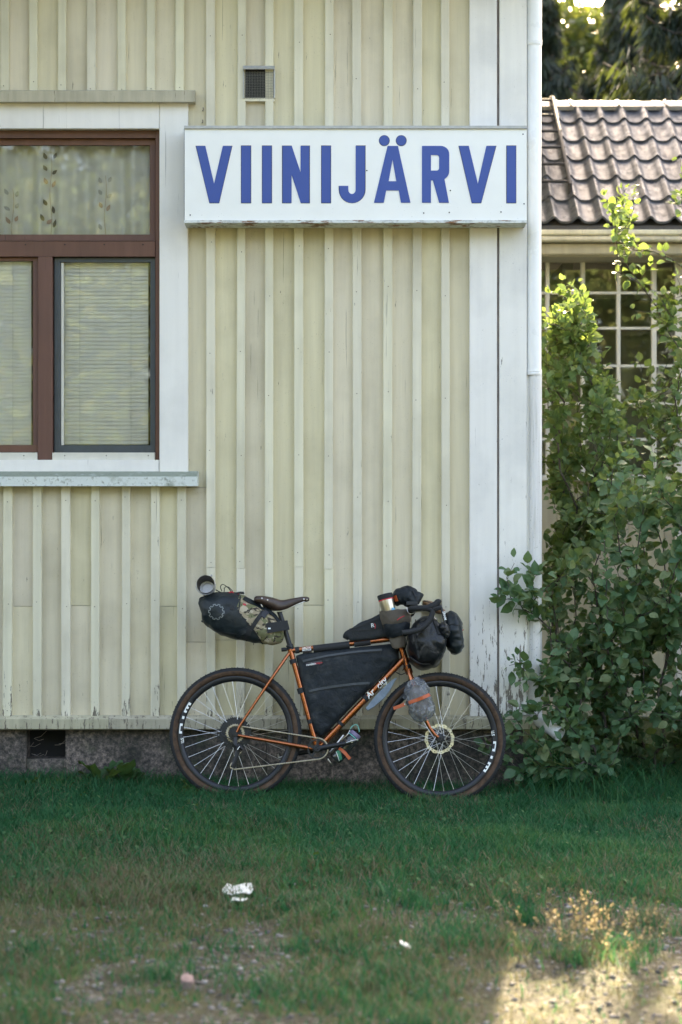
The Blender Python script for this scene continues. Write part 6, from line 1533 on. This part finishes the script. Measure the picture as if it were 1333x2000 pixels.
def tuft(px, py, H, n, seed, green=False):
    x, y = gpt(px, py); rs = np.random.RandomState(seed); z = float(gh(x, y)); e = empty('seed_grass_tuft', (x, y, z), 'dry buff seed head grass tuft standing in the gravel', 'grass tuft', 'seed head grass tufts in the gravel')
    k = 26; blades('blades', rs.normal(0, .03, k), rs.normal(0, .03, k), rs.uniform(.05, .13, k), np.full(k, .002), rs.uniform(.4, 1.0, k), np.clip(rs.rand(k) * .9, 0, .8), M['grass'], rs, e, z0=np.zeros(k), kind='stuff')
    A, Bq, loc_, dirs, sz = [], [], [], [], []
    for i in range(n):
        b = np.array([rs.normal(0, .025), rs.normal(0, .025), 0]); t = b + np.array([rs.normal(0, .06), rs.normal(0, .05), H * rs.uniform(.7, 1.1)]); mid = (b + t) / 2 + np.array([rs.normal(0, .01), 0, .01])
        A += [b, mid]; Bq += [mid, t]
        for j in range(15):
            f = rs.uniform(.55, 1.05); p = b * (1 - f) + t * f + rs.normal(0, .010, 3) * (1.3 - f); loc_.append(p); dirs.append((t - b) / H + rs.normal(0, .5, 3)); sz.append(rs.uniform(.006, .013))
    k = len(A); segs_mesh('stalks', A, Bq, [.0012] * k, [.001] * k, M['dry'], e, np.zeros(3), 4, kind='stuff')
    sz = np.array(sz); replicate('seed_heads', QV, QF, rot_basis(np.array(dirs), rs.normal(0, 1, (len(sz), 3))) * sz[:, None, None], np.array(loc_), M['dry'], {'rnd': rs.rand(len(sz))}, e, kind='stuff')
for i, (px, py, H, n) in enumerate(((1035, 1760, .10, 4), (1010, 1790, .08, 3), (1100, 1835, .16, 5), (1130, 1880, .22, 8), (1140, 1885, .20, 6), (1195, 1850, .17, 6), (1252, 1868, .19, 8), (1030, 1860, .14, 5), (1230, 1885, .10, 4), (1180, 1870, .10, 4), (1090, 1875, .14, 5))): tuft(px, py, H, n, 60 + i)
def scrap(px, py, wpx, hpx, label, seed, mat, name='paper_scrap', lift=.018, cat='litter', thick=.004):
    x, y = gpt(px, py); s = (D + y) / F; rs = np.random.RandomState(seed); dep = hpx * (D + y) / ZC * (D + y) / F; w_ = wpx * s; z = float(gh(x, y)); m = MB(); n = 14; vv = []; ff = []
    K = 5
    for j in range(K + 1):
        for i in range(n):
            a = 2 * math.pi * i / n; r = j / K * (1 + .18 * noise.noise(Vector((math.cos(a) * 1.5, math.sin(a) * 1.5, seed)))); ex = 3.2; ca, sa = math.cos(a), math.sin(a)
            X_ = math.copysign(abs(ca) ** (2 / ex), ca) * r * w_ / 2; Y_ = math.copysign(abs(sa) ** (2 / ex), sa) * r * dep / 2
            vv.append((X_, Y_, lift + .016 * noise.noise(Vector((X_ * 25, Y_ * 14, seed * 3.1))) + Y_ * .10))
    for j in range(K):
        for i in range(n): ff.append((j * n + i, j * n + (i + 1) % n, (j + 1) * n + (i + 1) % n, (j + 1) * n + i))
    N_ = len(vv); vv += [(a, b, c - thick) for a, b, c in vv]; ff += [tuple(N_ + q for q in reversed(f)) for f in ff] + [(K * n + i, K * n + (i + 1) % n, N_ + K * n + (i + 1) % n, N_ + K * n + i) for i in range(n)]
    m.add(vv, ff); o = m.obj(name, mat, None, smooth=60, label=label, cat=cat); o.location = (x, y, z); return o
M['paper'] = plain('chalky_white_scrap', (.60, .61, .57), .8, var=.08, nscale=40, bump=.4)
M['rock'] = plain('pinkish_brown_stone', (.20, .14, .13), .9, var=.3, nscale=20)
scrap(466, 1759, 60, 13, 'larger crumpled white scrap lying on the lawn edge', 1, M['paper'], lift=.042); scrap(467, 1778, 32, 8, 'smaller white scrap beside the larger white scrap', 2, M['paper'], lift=.034); scrap(792, 1859, 22, 6, 'tiny white scrap on the gravel by a grass clump', 3, M['paper'], lift=.02)
scrap(366, 1938, 26, 9, 'pinkish brown stone half sunk in sparse grass', 5, M['rock'], 'stone', .03, 'stone', .05)
